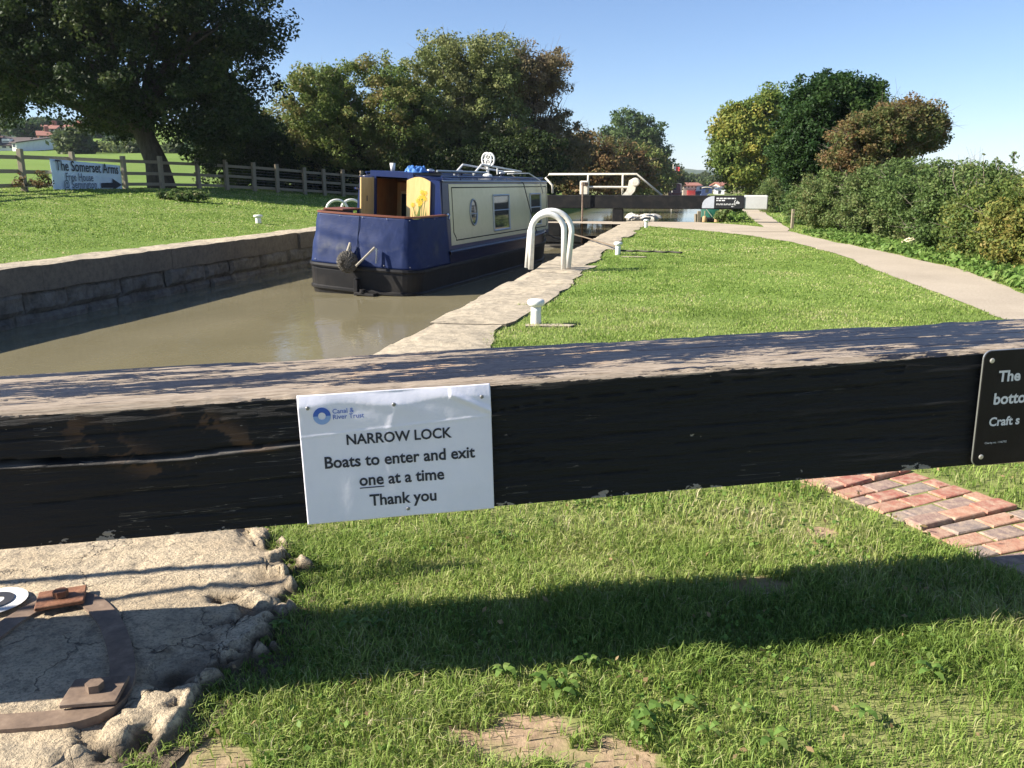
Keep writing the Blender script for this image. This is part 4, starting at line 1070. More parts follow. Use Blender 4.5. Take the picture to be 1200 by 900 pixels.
# pale stone in the verge by the hedge
mb = MB(); n = 16
for a in range(n+1):
    for b in range(n):
        th = math.pi*a/n; ph = 2*math.pi*b/n; d = Vector((math.sin(th)*math.cos(ph), math.sin(th)*math.sin(ph), math.cos(th)))
        k = .12*(1+.4*float(vnoise(d.x*1.7+4, d.y*1.7, d.z*1.7))); mb.v.append((d.x*k*1.4, d.y*k, d.z*k))
for a in range(n):
    for b in range(n): mb.f.append((a*n+b, a*n+(b+1) % n, (a+1)*n+(b+1) % n, (a+1)*n+b))
o = mb.build('pale_rock', paint('cream_rock', (.62,.52,.36), .9)); q = gz(1068, 290); o.location = (q.x, q.y, .1)
tag(o, 'single cream coloured rock lying in the weeds below the right hedge', 'rock')

# ------------------------------------------------------------------ fence across the lawn, pub banner
M_fence = paint('weathered_fence_timber', (.27,.225,.16), .85, .5, 9, (.13,.11,.08), .7, .5)
FPX = [-105,-35,28,88,147,190,233,266,298,325,357,380,402,424]
def fence_pt(px):
    k = (px-600)/998.0
    t = np.clip((px-28)/(393-28), -.5, 1.1); Y = 25.0+13.0*t+1.2*math.sin(max(0,t)*math.pi)
    X = k*Y; return float(X), float(Y)
def fence():
    pts = [fence_pt(p) for p in FPX]
    ox, oy = pts[2]; root = thing('post_and_rail_fence', 'long weathered timber post and three rail fence behind the far lawn', 'fence', (ox, oy, float(terrain(ox, oy))))
    oz = float(terrain(ox, oy))
    for i, (x, y) in enumerate(pts):
        z = float(terrain(x, y)); a = math.atan2(pts[min(i+1,len(pts)-1)][1]-pts[max(i-1,0)][1], pts[min(i+1,len(pts)-1)][0]-pts[max(i-1,0)][0])
        mb = MB(); mb.box((-.07,-.07,-.1), (.07,.07,1.17+random.uniform(-.03,.04)), Matrix.Translation((x-ox, y-oy, z-oz)) @ Matrix.Rotation(a+random.uniform(-.05,.05), 4, 'Z') @ Matrix.Rotation(random.uniform(-.015,.015), 4, 'Y'), bev=.008)
        mb.build('post', M_fence, root)
    for h in (.16,.56,.96):
        mb = MB()
        for i in range(len(pts)-1):
            (x0, y0), (x1, y1) = pts[i], pts[i+1]; z0 = float(terrain(x0,y0)); z1 = float(terrain(x1,y1))
            d = Vector((x1-x0, y1-y0, z1-z0)); l = d.length; a = math.atan2(y1-y0, x1-x0); sl_ = math.asin((z1-z0)/l)
            mb.box((-.02,.07,-.055), (l+.02,.105,.055), Matrix.Translation((x0-ox, y0-oy, z0-oz+h+random.uniform(-.015,.015))) @ Matrix.Rotation(a, 4, 'Z') @ Matrix.Rotation(-sl_, 4, 'Y'), bev=.006)
        mb.build('rail', M_fence, root)
    mb = MB()
    for i in range(7, len(pts)-1):
        (x0, y0), (x1, y1) = pts[i], pts[i+1]; z0 = float(terrain(x0,y0)); z1 = float(terrain(x1,y1))
        for h in (.3,.42,.7,.82): mb.tube([(x0-ox, y0-oy+.12, z0-oz+h), (x1-ox, y1-oy+.12, z1-oz+h)], .006, 4)
    mb.build('wire', M_zinc, root)
    # banner
    a_ = Vector((*fence_pt(60), 0)); b_ = Vector((*fence_pt(141), 0))
    d = (b_-a_); wdt = d.length; a = math.atan2(d.y, d.x)
    zt_ = at(60, 186, a_.y).z; zb_ = at(60, 224, a_.y).z; H_ = zt_-zb_
    nrm = Vector((math.sin(a), -math.cos(a), 0))
    p = a_+nrm*.06; p.z = zb_
    sr = thing('pub_banner', 'pale blue pub banner with dark lettering and arrow, fixed to the fence', 'banner', p, a)
    zr_ = at(141, 194, b_.y).z-zb_
    m = mat('banner_vinyl', (.60,.70,.82), .45)
    def bz(x, f): return (H_+(zr_-H_)*x/wdt)*f
    nx, nz = 40, 14
    P = [[(x, .012*math.sin(x*5)+.008*math.sin(f*9), bz(x, f)) for f in np.linspace(0, 1, nz)] for x in np.linspace(0, wdt, nx)]
    mb = MB(); mb.grid(P); o = mb.build('sheet', m, sr, smooth=True); sm = o.modifiers.new('s', 'SOLIDIFY'); sm.thickness = .01; sm.offset = -1
    if o.data.polygons[0].normal.y > 0: o.data.flip_normals()
    tl = (zr_-H_)/wdt
    def tx(s, x, f, wd, bold, m_, sx=1.2):
        V, Fs = text_pts(s, wd, bold, sx); mb = MB()
        mb.add([(x+a_2, -.035, bz(x+a_2, f)+b2) for a_2, b2 in V], Fs); return mb
    mb = tx('The Somerset Arms', wdt*.05, .66, wdt*.90, .012, M_ink, 1.15); mb.build('lettering', M_ink, sr)
    gi = mat('grey_blue_lettering', (.10,.13,.19), .6)
    mb = tx('Free House', wdt*.17, .34, wdt*.38, .005, gi, 1.2); mb.build('lettering', gi, sr)
    mb = tx('@ Semington', wdt*.13, .09, wdt*.46, .005, gi, 1.15); mb.build('lettering', gi, sr)
    mb = MB(); zz = lambda x, f: (x*wdt, -.036, bz(x*wdt, f))
    mb.add([zz(.66,.10), zz(.84,.10), zz(.84,.02), zz(.985,.22), zz(.84,.46), zz(.84,.30), zz(.66,.28)], [(0,1,2,3,4,5,6)]); mb.build('arrow', M_ink, sr)
fence()

# ------------------------------------------------------------------ foliage
def leaf_mat(name, cols, trans=.35, rough=.55):
    m = bpy.data.materials.new(name); m.use_nodes = True; t = m.node_tree
    b = t.nodes['Principled BSDF']; b.inputs['Roughness'].default_value = rough; b.inputs['Specular IOR Level'].default_value = .18
    a = N(m, 'ShaderNodeAttribute', attribute_name='tint')
    c = ramp(m, a.outputs['Fac'], [(i/(len(cols)-1), k) for i, k in enumerate(cols)])
    L(m, c, b.inputs['Base Color'])
    tr = N(m, 'ShaderNodeBsdfTranslucent'); c2 = mix(m, .35, c, (.35,.40,.05)); L(m, c, tr.inputs[0])
    mx = N(m, 'ShaderNodeMixShader'); mx.inputs[0].default_value = trans
    L(m, b.outputs[0], mx.inputs[1]); L(m, tr.outputs[0], mx.inputs[2]); L(m, mx.outputs[0], t.nodes['Material Output'].inputs[0])
    return m
LM = {
 'oak': leaf_mat('oak_leaves', [(.014,.026,.008), (.026,.045,.012), (.042,.065,.018), (.085,.100,.03)]),
 'haw': leaf_mat('hawthorn_leaves', [(.09,.15,.035), (.13,.19,.045), (.16,.21,.055), (.20,.20,.065), (.24,.17,.07)]),
 'olive': leaf_mat('olive_leaves', [(.11,.15,.045), (.17,.205,.065), (.21,.23,.085), (.26,.26,.12)]),
 'twig': leaf_mat('thin_autumn_leaves', [(.10,.11,.045), (.16,.14,.065), (.21,.16,.09), (.25,.20,.13)]),
 'rust': leaf_mat('rusty_hawthorn_leaves', [(.08,.115,.035), (.12,.14,.045), (.17,.13,.052), (.23,.13,.06), (.17,.165,.065)]),
 'ash': leaf_mat('ash_leaves', [(.05,.09,.03), (.07,.12,.04), (.10,.15,.05), (.13,.17,.06)]),
 'yellow': leaf_mat('yellowing_leaves', [(.08,.13,.03), (.12,.18,.04), (.18,.23,.05), (.28,.28,.06), (.38,.32,.07)]),
 'dark': leaf_mat('dark_green_leaves', [(.020,.050,.014), (.032,.070,.018), (.05,.095,.024), (.075,.12,.03)]),
 'hedge': leaf_mat('hedge_leaves', [(.06,.105,.03), (.09,.145,.04), (.125,.185,.055), (.16,.20,.07), (.19,.17,.07)]),
 'hedgey': leaf_mat('yellow_hedge_leaves', [(.07,.12,.03), (.11,.16,.04), (.19,.21,.05), (.27,.21,.06)]),
 'far': leaf_mat('far_tree_leaves', [(.05,.08,.03), (.08,.11,.035), (.11,.13,.045)]),
}
M_bark = mat('bark', rough=.95); v_ = coords(M_bark, (1,1,.3)); n_ = noise(M_bark, v_, 9, 6, .7)
setcol(M_bark, ramp(M_bark, n_, [(.3, (.03,.024,.018)), (.7, (.10,.085,.066))])); bump(M_bark, n_, .8, .03)
M_twig = mat('bare_twigs', (.20,.165,.13), .9)

def leaf_cloud(centers, rad, per, size, rng, elong=1.5, ctint=None, flat=.75):
    n = len(centers)*per
    c = np.repeat(centers, per, axis=0); rr = np.repeat(rad, per)
    d = rng.normal(size=(n,3)); d /= np.linalg.norm(d, axis=1)[:,None]
    p = c + d*(rr*rng.random(n)**.45)[:,None]*np.array([1,1,flat])
    nrm = d*.6+rng.normal(size=(n,3))*.7+np.array([0,0,.35]); nrm /= np.linalg.norm(nrm, axis=1)[:,None]
    a = np.cross(nrm, rng.normal(size=(n,3))); a /= np.linalg.norm(a, axis=1)[:,None]; b = np.cross(nrm, a)
    s = size*(.6+.8*rng.random(n))[:,None]
    V = np.stack([p-a*s*elong*.5, p+b*s*.42+nrm*s*.08, p+a*s*elong*.5, p-b*s*.42+nrm*s*.08], 1).reshape(-1,3)
    ct = np.repeat(ctint if ctint is not None else rng.random(len(centers)), per)
    t = np.clip(ct*.6+rng.random(n)*.4, 0, 1)
    return V, np.repeat(t, 4)
def plant(name, label, cat, base, lobes, lm, leaf, nclump, per, crad, trunk_r, seed, group=None, fork=.35, twigs=0, hollow=.55, lean=(0,0), bare=0, trunk_part=True, tintbias=None, flat=.75):
    """lobes: (cx,cy,cz,rx,ry,rz) relative to base"""
    rng = np.random.default_rng(seed); rnd = random.Random(seed)
    root = thing(name, label, cat, base, 0, group)
    Lb = np.array(lobes, float); vol = Lb[:,3]*Lb[:,4]*Lb[:,5]; vol = vol**.8; pr = vol/vol.sum()
    which = rng.choice(len(Lb), nclump, p=pr)
    d = rng.normal(size=(nclump,3)); d /= np.linalg.norm(d, axis=1)[:,None]
    k = hollow+(1-hollow)*rng.random(nclump)**.7; k = k*(1+.10*rng.normal(size=nclump))
    C_ = Lb[which,:3]+d*k[:,None]*Lb[which,3:]
    C_[:,2] = np.maximum(C_[:,2], .12)
    rad = crad*(.55+.9*rng.random(nclump))
    tb = np.clip(.5+.9*fbm(C_[:,0]*.5+seed, C_[:,1]*.5, C_[:,2]*.5, seed)+.25*rng.normal(size=nclump), 0, 1)
    if tintbias is not None: tb = np.clip(tb+tintbias(C_), 0, 1)
    pers = per
    V, t = leaf_cloud(C_, rad, pers, leaf, rng, ctint=tb, flat=flat)
    V[:,2] = np.maximum(V[:,2], .0)
    idx, lp = quads(len(V)//4)
    npmesh('crown', V, idx, lp, LM[lm], root, t)
    mb = MB(); top = float((Lb[:,2]+Lb[:,5]).max()); cen = Lb[:,:3].mean(0)
    f = Vector((lean[0], lean[1], top*fork))
    mb.tube([(0,0,-.2),(f.x*.15,f.y*.15,top*fork*.35),(f.x*.6,f.y*.6,top*fork*.75),tuple(f)], [trunk_r*1.35,trunk_r,trunk_r*.85,trunk_r*.75], 12)
    nb = min(nclump, 46)
    for i in rng.choice(nclump, nb, replace=False):
        e = Vector(C_[i]); m_ = f.lerp(e, .5)+Vector(rng.normal(size=3))*.08*top; m_.z += .06*top
        s0 = Vector((f.x*.8,f.y*.8,f.z*rnd.uniform(.75,1)))
        mb.tube([s0, s0.lerp(m_, .5)+Vector(rng.normal(size=3))*.03*top, m_, e], [trunk_r*.45,trunk_r*.28,trunk_r*.16,trunk_r*.05], 6, cap=False)
    mb.build('trunk', M_bark, root, smooth=True)
    if twigs:
        mb = MB()
        for i in rng.choice(nclump, min(nclump, twigs), replace=False):
            c = Vector(C_[i]); dd = Vector(d[i]); dd.z = abs(dd.z)*.7+.15; dd.normalize()
            for q in range(3):
                e = c+(dd+Vector(rng.normal(size=3))*.45)*crad*rnd.uniform(.8,1.6); m_ = c.lerp(e, .5)+Vector(rng.normal(size=3))*.08*crad
                mb.tube([c, m_, e], [leaf*.10,leaf*.07,leaf*.03], 3, cap=False)
        mb.build('twigs', M_twig, root)
    return root
def zt(x, y): return float(terrain(x, y))
def base(px, Y, z=None):
    x = (px-600)/998.0*Y; return (x, Y, zt(x, Y) if z is None else z)
# big oak
ob = base(190, 33)
def LB(px0, px1, py0, py1, Y, b, ry=None):
    """lobe covering a pixel rectangle at depth Y, relative to base b"""
    c = at((px0+px1)/2, (py0+py1)/2, Y); e = at(px1, (py0+py1)/2, Y); t_ = at((px0+px1)/2, py0, Y)
    rx = abs(e.x-c.x); return (c.x-b[0], c.y-b[1], c.z-b[2], rx, ry or rx*.8, abs(t_.z-c.z))
plant('oak_tree', 'huge spreading dark oak standing just behind the timber fence', 'tree', ob,
      [LB(-60,140,-70,110,33,ob,4), LB(60,270,-90,90,33,ob,4.5), LB(190,335,-20,90,33,ob,3), LB(130,330,60,175,33,ob,3.5), LB(-80,90,20,125,32,ob,3.5), LB(210,300,60,200,33.5,ob,2.0), LB(-40,60,70,140,33,ob,2.5), LB(90,180,90,165,34,ob,2.5), LB(40,170,40,150,30.5,ob,1.6), LB(-60,60,0,110,30,ob,1.5)],
      'oak', .10, 1180, 125, .55, .42, 101, fork=.30, hollow=.3, lean=(-.9,0))
# left thorn bushes
for nm, lab, px, Y, rects, lm, n, seed, kw in [
  ('holly_bush', 'dense dark holly thicket between the oak and the thorn bushes', 285, 39, [(228,330,120,222),(270,350,135,225)], 'oak', 330, 102, dict(trunk_r=.1)),
  ('bramble_bush', 'dark bramble mass behind the right end of the fence, left of the boat', 400, 41.8, [(335,470,165,236),(300,400,185,238)], 'oak', 260, 171, dict(trunk_r=.06)),
  ('bramble_bush', 'dark undergrowth behind the boat roof beneath the twiggy tree', 560, 40, [(455,660,165,236),(560,668,150,236)], 'oak', 300, 172, dict(trunk_r=.06)),
  ('hawthorn_tree', 'wide green hawthorn with reddening top behind the fence, left of the tallest bush', 400, 41, [(318,420,80,195),(370,490,66,170),(330,480,110,225),(345,400,72,120),(430,520,72,200)], 'haw', 640, 103, dict(trunk_r=.16, twigs=90)),
  ('sallow_tree', 'tall olive coloured bushy tree behind the boat, topmost of the left thicket', 545, 43, [(465,580,50,180),(490,545,34,100),(520,620,60,200),(440,600,110,225),(540,610,38,110)], 'olive', 720, 104, dict(trunk_r=.16, twigs=160)),
  ('sallow_tree', 'sparse twiggy grey tree at the right end of the left thicket, above the boat roof', 620, 45, [(575,650,52,150),(590,668,70,120),(600,690,120,225),(630,665,60,90)], 'twig', 330, 105, dict(trunk_r=.14, twigs=300)),
  ]:
    b = base(px, Y); kw = dict(kw)
    plant(nm, lab, 'tree', b, [LB(*r, Y, b, 2.6) for r in rects], lm, .092, n, 115, .42, kw.pop('trunk_r'), seed, hollow=.45, **kw)
# hedge trees along the far bank of the upper pound
for nm, lab, px, Y, rects, lm, n, leaf, seed in [
  ('hawthorn_tree', 'reddish brown hawthorn on the left canal bank behind the gate handrail', 685, 58, [(640,715,155,228),(655,735,172,230)], 'rust', 360, .15, 106),
  ('hawthorn_tree', 'rust tinged hawthorn on the left bank above the paddle gear, beside the round ash', 725, 72, [(690,755,163,228),(700,770,178,230)], 'rust', 330, .17, 107),
  ('bank_bush', 'green brown bush ending the left bank trees, in front of the ash', 755, 92, [(730,778,172,228),(745,790,190,229)], 'haw', 300, .20, 108),
  ('ash_tree', 'rounded blue green ash standing above the hedge left of the canal gap', 742, 128, [(703,775,130,200),(715,782,150,228),(735,786,175,215)], 'ash', 520, .28, 109),
  ('bank_bush', 'low grey green bush beside the distant moored boats', 783, 150, [(770,800,195,228)], 'far', 120, .30, 110),
  ]:
    b = base(px, Y, -.1)
    plant(nm, lab, 'tree', b, [LB(*r, Y, b, None) for r in rects], lm, leaf, n, 65, leaf*3.4, .12+leaf*.6, seed, hollow=.45, twigs=40 if Y < 80 else 0)
# right side trees
for nm, lab, px, Y, rects, lm, n, leaf, seed, kw in [
  ('sycamore_tree', 'yellow green tree overhanging the canal path, left of the dark tree', 882, 44, [(832,915,135,215),(838,895,118,180),(862,925,104,200),(845,930,170,228)], 'yellow', 640, .105, 111, dict(twigs=40)),
  ('maple_tree', 'tall dense dark green tree, highest on the right of the path', 965, 25, [(920,1035,88,170),(905,1000,120,220),(918,985,180,262),(955,1035,140,250),(985,1030,92,130)], 'dark', 1000, .062, 112, dict(twigs=0)),
  ('hawthorn_tree', 'rusty brown hawthorn leaning right above the hedge', 1040, 21, [(980,1085,125,190),(1030,1105,118,180),(970,1060,155,220),(1050,1112,140,175)], 'rust', 720, .048, 113, dict(twigs=330)),
  ]:
    b = base(px, Y, 0)
    plant(nm, lab, 'tree', b, [LB(*r, Y, b, None) for r in rects], lm, leaf, n, 105, leaf*4.2, .10, seed, hollow=.5, **kw)
# right hedge: bushes grown together
HB = [  # px, depth, top px row, half width px, label, leaf set
 (915, 34, 205, 16, 'narrow green bush at the left end of the hedge beneath the dark tree', 'hedge'),
 (957, 23.5, 212, 20, 'low green bush under the dark tree, next to the small post', 'hedge'),
 (995, 20.5, 196, 38, 'tall grey green hedge bush just right of the dark tree', 'hedge'),
 (1045, 18, 190, 40, 'broad hedge bush below the rusty hawthorn', 'hedge'),
 (1095, 15.6, 194, 42, 'upright hedge bush right of the rusty hawthorn, above the cream rock', 'hedge'),
 (1145, 13.6, 200, 44, 'hedge bush with tall wispy shoots standing out of its top', 'hedge'),
 (1190, 12.0, 214, 44, 'yellowing bush in the hedge at the right edge of the view', 'hedgey'),
 (1262, 10.4, 212, 60, 'nearest hedge bush, yellow leaved, partly outside the right edge', 'hedgey')]
for i, (px, Y, ty, hw_, lab, lm) in enumerate(HB):
    b = base(px, Y+.6, 0); zt_ = at(px, ty, Y).z; rx = hw_/998*Y*1.35
    lobes = [(0,0,zt_*.54,rx*1.15,.8,zt_*.48), (0,-.1,zt_*.25,rx*1.1,.8,zt_*.25), (rx*.35,.25,zt_*.62,rx*.7,.7,zt_*.42), (-rx*.4,.1,zt_*.4,rx*.7,.75,zt_*.42)]
    plant('hedge_bush', lab, 'hedge bush', b, lobes, lm, .036, 520, 105, .17, .035, 120+i, 'bushes of the hedge beside the path', hollow=.55, twigs=130 if i in (3,4,5) else 50, fork=.2)
# wispy shoots above the hedge
def shoots():
    mb = MB(); rng = np.random.default_rng(77); V = []
    b = base(1145, 14.2, 0)
    for i in range(16):
        px = rng.uniform(1105, 1200); Y = rng.uniform(13, 15); x = (px-600)/998*Y; h = at(px, rng.uniform(176, 205), Y).z
        p0 = Vector((x-b[0], Y-b[1], .9)); p1 = p0+Vector((rng.normal()*.12, rng.normal()*.1, h-.9))
        m_ = p0.lerp(p1, .5)+Vector((rng.normal()*.05,0,0)); mb.tube([p0,m_,p1], [.008,.006,.002], 4, cap=False)
        for k in range(14): V.append(p0.lerp(p1, rng.uniform(.3,1))+Vector(rng.normal(size=3))*.03)
    root = thing('briar', 'thin wispy briar shoots rising out of the hedge top near the right edge', 'briar', b)
    mb.build('stems', M_twig, root)
    V2, t = leaf_cloud(np.array([list(v) for v in V]), np.full(len(V), .03), 5, .035, rng)
    idx, lp = quads(len(V2)//4); npmesh('leaves', V2, idx, lp, LM['hedge'], root, t)
shoots()
# small post in the hedge bottom
p = gz(928, 268); mb = MB(); mb.box((-.035,-.035,-.1), (.035,.035,.5), bev=.005); o = mb.build('stub_post', M_fence); o.location = p; tag(o, 'short weathered post by the hedge foot beside the path junction', 'post')
p = gz(1010, 281); 
# bank plants between the pound and the upper path
for i, (px, Y, ty, hw_) in enumerate([(858,27.5,240,12),(852,34,238,8)]):
    b = base(px, Y, -.1); h = at(px, ty, Y).z+.1; rx = hw_/998*Y*1.2
    plant('bank_bush', ['low leafy bush on the bank next to the green boat', 'small bush on the bank behind the green boat'][i], 'bush', b, [(0,0,h*.5,rx,.5,h*.5)], 'hedgey' if i else 'hedge', .07, 90, 50, .14, .03, 140+i, hollow=.3)
# bush at the foot of the oak and dead stalks on the fence
b = base(212, 27.0); plant('grass_tussock', 'dark tussock growing on the lawn in front of the fence', 'plant', b, [(0,0,.14,.75,.4,.17)], 'hedge', .07, 70, 45, .16, .02, 150, hollow=.2)
b = base(30, 24.6); plant('dock_plant', 'dry reddish weed at the foot of the leftmost fence post', 'plant', b, [(.5,0,.35,.35,.2,.3),(-.2,0,.3,.2,.15,.25)], 'rust', .06, 26, 18, .13, .012, 151, hollow=.2)
# ------------------------------------------------------------------ village on the left, its trees and field hedge
M_tile = {k: paint('roof_tiles_'+k, c, .8, .3, 3, (.05,.04,.035), .4) for k, c in (('dark',(.10,.075,.065)), ('red',(.30,.13,.09)), ('brown',(.20,.11,.08)))}
M_rend = {k: paint('render_'+k, c, .8, .15, 2) for k, c in (('white',(.78,.77,.74)), ('brick',(.33,.14,.09)), ('cream',(.62,.55,.42)), ('stone',(.42,.36,.28)))}
M_win = mat('dark_window', (.04,.045,.05), .1)
def house(px, Y, py_base, py_eave, py_top, wpx, depth, rz, wallc, roofc, label, gable=False, wins=3, chim=True, floors=1, dormer=False, cat='house'):
    c = at(px, py_base, Y); e = at(px, py_eave, Y).z-c.z; r = at(px, py_top, Y).z-c.z; wd = wpx/998*Y
    root = thing('house', label, cat, (c.x, Y, c.z), rz, 'houses of the village')
    mb = MB(); hw_, hd = wd/2, depth/2
    mb.add([(-hw_,-hd,-3),(hw_,-hd,-3),(hw_,hd,-3),(-hw_,hd,-3),(-hw_,-hd,e),(hw_,-hd,e),(hw_,hd,e),(-hw_,hd,e),(-hw_,0,r),(hw_,0,r)],
           [(0,1,5,4),(1,2,6,9,5),(2,3,7,6),(3,0,4,8,7)])
    mb.build('wall', M_rend[wallc], root)
    mb = MB(); o_ = .3; k = (r-e)/hd
    for s in (-1, 1):
        A_ = [(-hw_-o_, s*(hd+o_), e-k*o_+.1), (hw_+o_, s*(hd+o_), e-k*o_+.1), (hw_+o_, 0, r+.1), (-hw_-o_, 0, r+.1)]
        B_ = [(x, y, z-.18) for x, y, z in A_]; mb.add(A_+B_, [(0,1,2,3),(7,6,5,4),(0,4,5,1),(1,5,6,2),(3,7,4,0)])
    rf = mb.build('roof', M_tile[roofc], root); recalc(rf)
    if chim: mb = MB(); mb.box((hw_*.45-.4,-.4,r-1), (hw_*.45+.4,.4,r+1.0), bev=.03); mb.build('chimney', M_rend['brick'], rf)
    for f in range(floors):
        z0 = e*(f+.30)/floors; z1 = e*(f+.78)/floors
        for i in range(wins):
            x = -hw_+wd*(i+.5)/wins; q = wd/wins*.27
            mb = MB(); mb.box((x-q-.1,-hd-.06,z0-.1), (x+q+.1,-hd-.003,z1+.1)); wn = mb.build('window', M_rend['white'], root)
            mb = MB(); mb.box((x-q,-hd-.09,z0), (x+q,-hd-.063,z1)); mb.build('pane', M_win, wn)
    if dormer:
        mb = MB(); mb.box((-hw_*.55,-hd*.75,e+.2), (hw_*.0,-hd*.1,r-.3), bev=.03); d = mb.build('dormer', M_rend['white'], root)
        mb = MB(); mb.box((-hw_*.5,-hd*.75-.04,e+.7), (-hw_*.05,-hd*.75-.005,r-.8)); mb.build('window', M_win, d)
    return root
house(21, 152, 176, 171, 161.5, 31, 7, R(6), 'white', 'dark', 'low white bungalow with dark roof and dormer at the edge of the field', wins=4, dormer=True, chim=False)
house(-6, 158, 174, 169, 160, 22, 7, 0, 'cream', 'brown', 'cream house with steep roof cut by the left edge of the view', wins=2)
house(45, 158, 174, 169, 162, 16, 6, R(4), 'stone', 'dark', 'dark roofed barn between the bungalow and the white gabled house', wins=1, chim=False, cat='barn')
house(60, 151, 176.5, 169, 161.5, 7, 14, R(-22), 'white', 'dark', 'white house with its pointed gable end towards the field', wins=1, chim=False)
house(53, 172, 168, 160, 154, 13, 7, R(30), 'brick', 'red', 'red brick house above the white gabled house', wins=2, floors=2)
house(36, 182, 166, 158.5, 153, 16, 7, R(-10), 'white', 'brown', 'brown roofed white house behind the bungalow', wins=3, floors=2)
house(61, 196, 159, 152, 147, 18, 7, R(12), 'cream', 'red', 'red roofed house high on the hill beside another one', wins=3, floors=2)
house(90, 200, 158, 151.5, 146.5, 22, 7, R(-5), 'cream', 'red', 'long red roofed house highest on the hill, right of the others', wins=3, floors=2)
house(4, 185, 163, 155, 148, 15, 7, R(-25), 'cream', 'brown', 'tall cream gabled house up the slope at the left edge', wins=2, floors=2)
VT = [(88, 118, 153, 189, 17, 'round green tree in the field in front of the village houses', 'far', 1.0),
 (30, 175, 143, 160, 15, 'dark tree among the village roofs', 'dark', 1), (14, 180, 138, 158, 14, 'leafy tree beside the cream gabled house', 'far', 1),
 (57, 210, 139, 156, 15, 'rounded dark tree on the skyline of the village', 'dark', 1), (78, 215, 143, 156, 12, 'smaller tree on the skyline right of the rounded one', 'far', 1),
 (110, 130, 170, 189, 13, 'pale green bush at the left end of the field hedge', 'far', 1), (132, 128, 172, 190, 15, 'yellowish bush in the middle of the field hedge', 'olive', 1),
 (158, 126, 168, 190, 15, 'broad green bush in the field hedge behind the oak trunk', 'far', 1), (205, 124, 172, 192, 22, 'dense bush in the field hedge right of the oak trunk', 'far', 1),
 (245, 120, 165, 195, 24, 'bush at the right end of the field hedge by the dark holly', 'dark', 1), (100, 205, 141, 160, 14, 'dark skyline tree right of the highest red roof', 'dark', 1), (118, 190, 146, 172, 15, 'large dark tree between the red roofs and the oak trunk', 'dark', 1), (42, 205, 141, 156, 10, 'small skyline tree above the brick house', 'far', 1), (72, 168, 156, 172, 8, 'small bushy tree beside the white gabled house', 'far', 1), (140, 180, 152, 176, 16, 'dark tree glimpsed left of the oak trunk', 'dark', 1), (-20, 150, 150, 176, 12, 'tree beside the village just outside the left edge', 'far', 1)]
for i, (px, Y, t_, b_, hw_, lab, lm, k) in enumerate(VT):
    c = at(px, b_, Y); bb = (c.x, Y, c.z-.3); L0 = LB(px-hw_, px+hw_, t_, b_, Y, bb)
    L1 = LB(px-hw_*.6, px+hw_*.7, t_+(b_-t_)*.05, b_-(b_-t_)*.3, Y-1, bb)
    plant('village_tree', lab, 'tree', bb, [L0, L1], lm, .42, 130, 40, 1.2, .25, 160+i, 'trees round the village', hollow=.5)

# ------------------------------------------------------------------ far end of the canal: moored boats, buildings, flag
def small_boat(px, Y, wpx, label, hullc, cabc, L_=9, rz=None, cover=None, z_top=1.6, group='boats moored along the far canal'):
    x = (px-600)/998*Y; root = thing('moored_boat', label, 'boat', (x, Y, WZ), -LA if rz is None else rz, group)
    wd = wpx/998*Y; hw_ = wd/2
    out = boat_outline(hw_, L_, bow=L_*.22, cr=hw_*.3)
    mb = MB(); loft(mb, out, [(-.3,-.1),(0,-.03),(.5,0),(.55,.03),(.62,.03),(.64,-.05)], lambda y: .25*max(0, (y-L_*.7)/(L_*.3))**2, (False, True)); recalc(mb.build('hull', hullc, root))
    mb = MB(); a = hw_*.82; zt_ = z_top
    mb.add([(-hw_*.9,1.1,.64),(hw_*.9,1.1,.64),(hw_*.9,L_*.78,.64),(-hw_*.9,L_*.78,.64),(-a,1.2,zt_),(a,1.2,zt_),(a,L_*.76,zt_),(-a,L_*.76,zt_)], [(0,1,5,4),(1,2,6,5),(2,3,7,6),(3,0,4,7)])
    cb = mb.build('cabin', cabc, root); recalc(cb)
    mb = MB(); mb.grid([[(t*a*1.05, y, zt_+.1*(1-t*t)) for t in np.linspace(-1,1,7)] for y in (1.1, L_*.78)]); rf = mb.build('roof', cover or hullc, root); rf.modifiers.new('s', 'SOLIDIFY').thickness = .05
    for s in (-1, 1):
        for k in range(4):
            y = 1.8+k*(L_*.7-1.6)/4
            mb = MB(); q = hw_*.9+(a-hw_*.9)*.6+.012; mb.add([(s*q,y,1.0+.0),(s*q,y+.6,1.0),(s*(q-.02),y+.6,zt_-.25),(s*(q-.02),y,zt_-.25)], [(0,1,2,3)]); mb.build('window', M_win, root)
    mb = MB(); mb.box((-a*.3,1.13,.7), (a*.3,1.19,zt_-.12), bev=.01); mb.build('door', M_win, root)
    return root
pc = {k: paint('boat_paint_'+k, c, .35, .15, 1.5) for k, c in (('red',(.30,.03,.03)), ('white',(.75,.75,.72)), ('navy',(.03,.05,.12)), ('cream',(.62,.56,.42)), ('maroon',(.12,.03,.03)), ('grey',(.30,.32,.33)))}
small_boat(791, 128, 15, 'wide dark boat with cream roof nearest the canal gap on the left', pc['maroon'], pc['maroon'], 14, cover=pc['cream'], z_top=1.9)
small_boat(812, 165, 13, 'small red sterned boat moored mid canal far off', pc['red'], pc['maroon'], 10, cover=pc['white'], z_top=1.5)
small_boat(822, 150, 13, 'small navy boat next to the red sterned one', pc['navy'], pc['white'], 10, z_top=1.45)
small_boat(836, 140, 13, 'grey boat moored under the yellow green tree', pc['grey'], pc['grey'], 11, cover=pc['navy'], z_top=1.45)
small_boat(847, 120, 13, 'white cruiser moored on the right bank far off', pc['white'], pc['white'], 9, cover=pc['grey'], z_top=1.4)
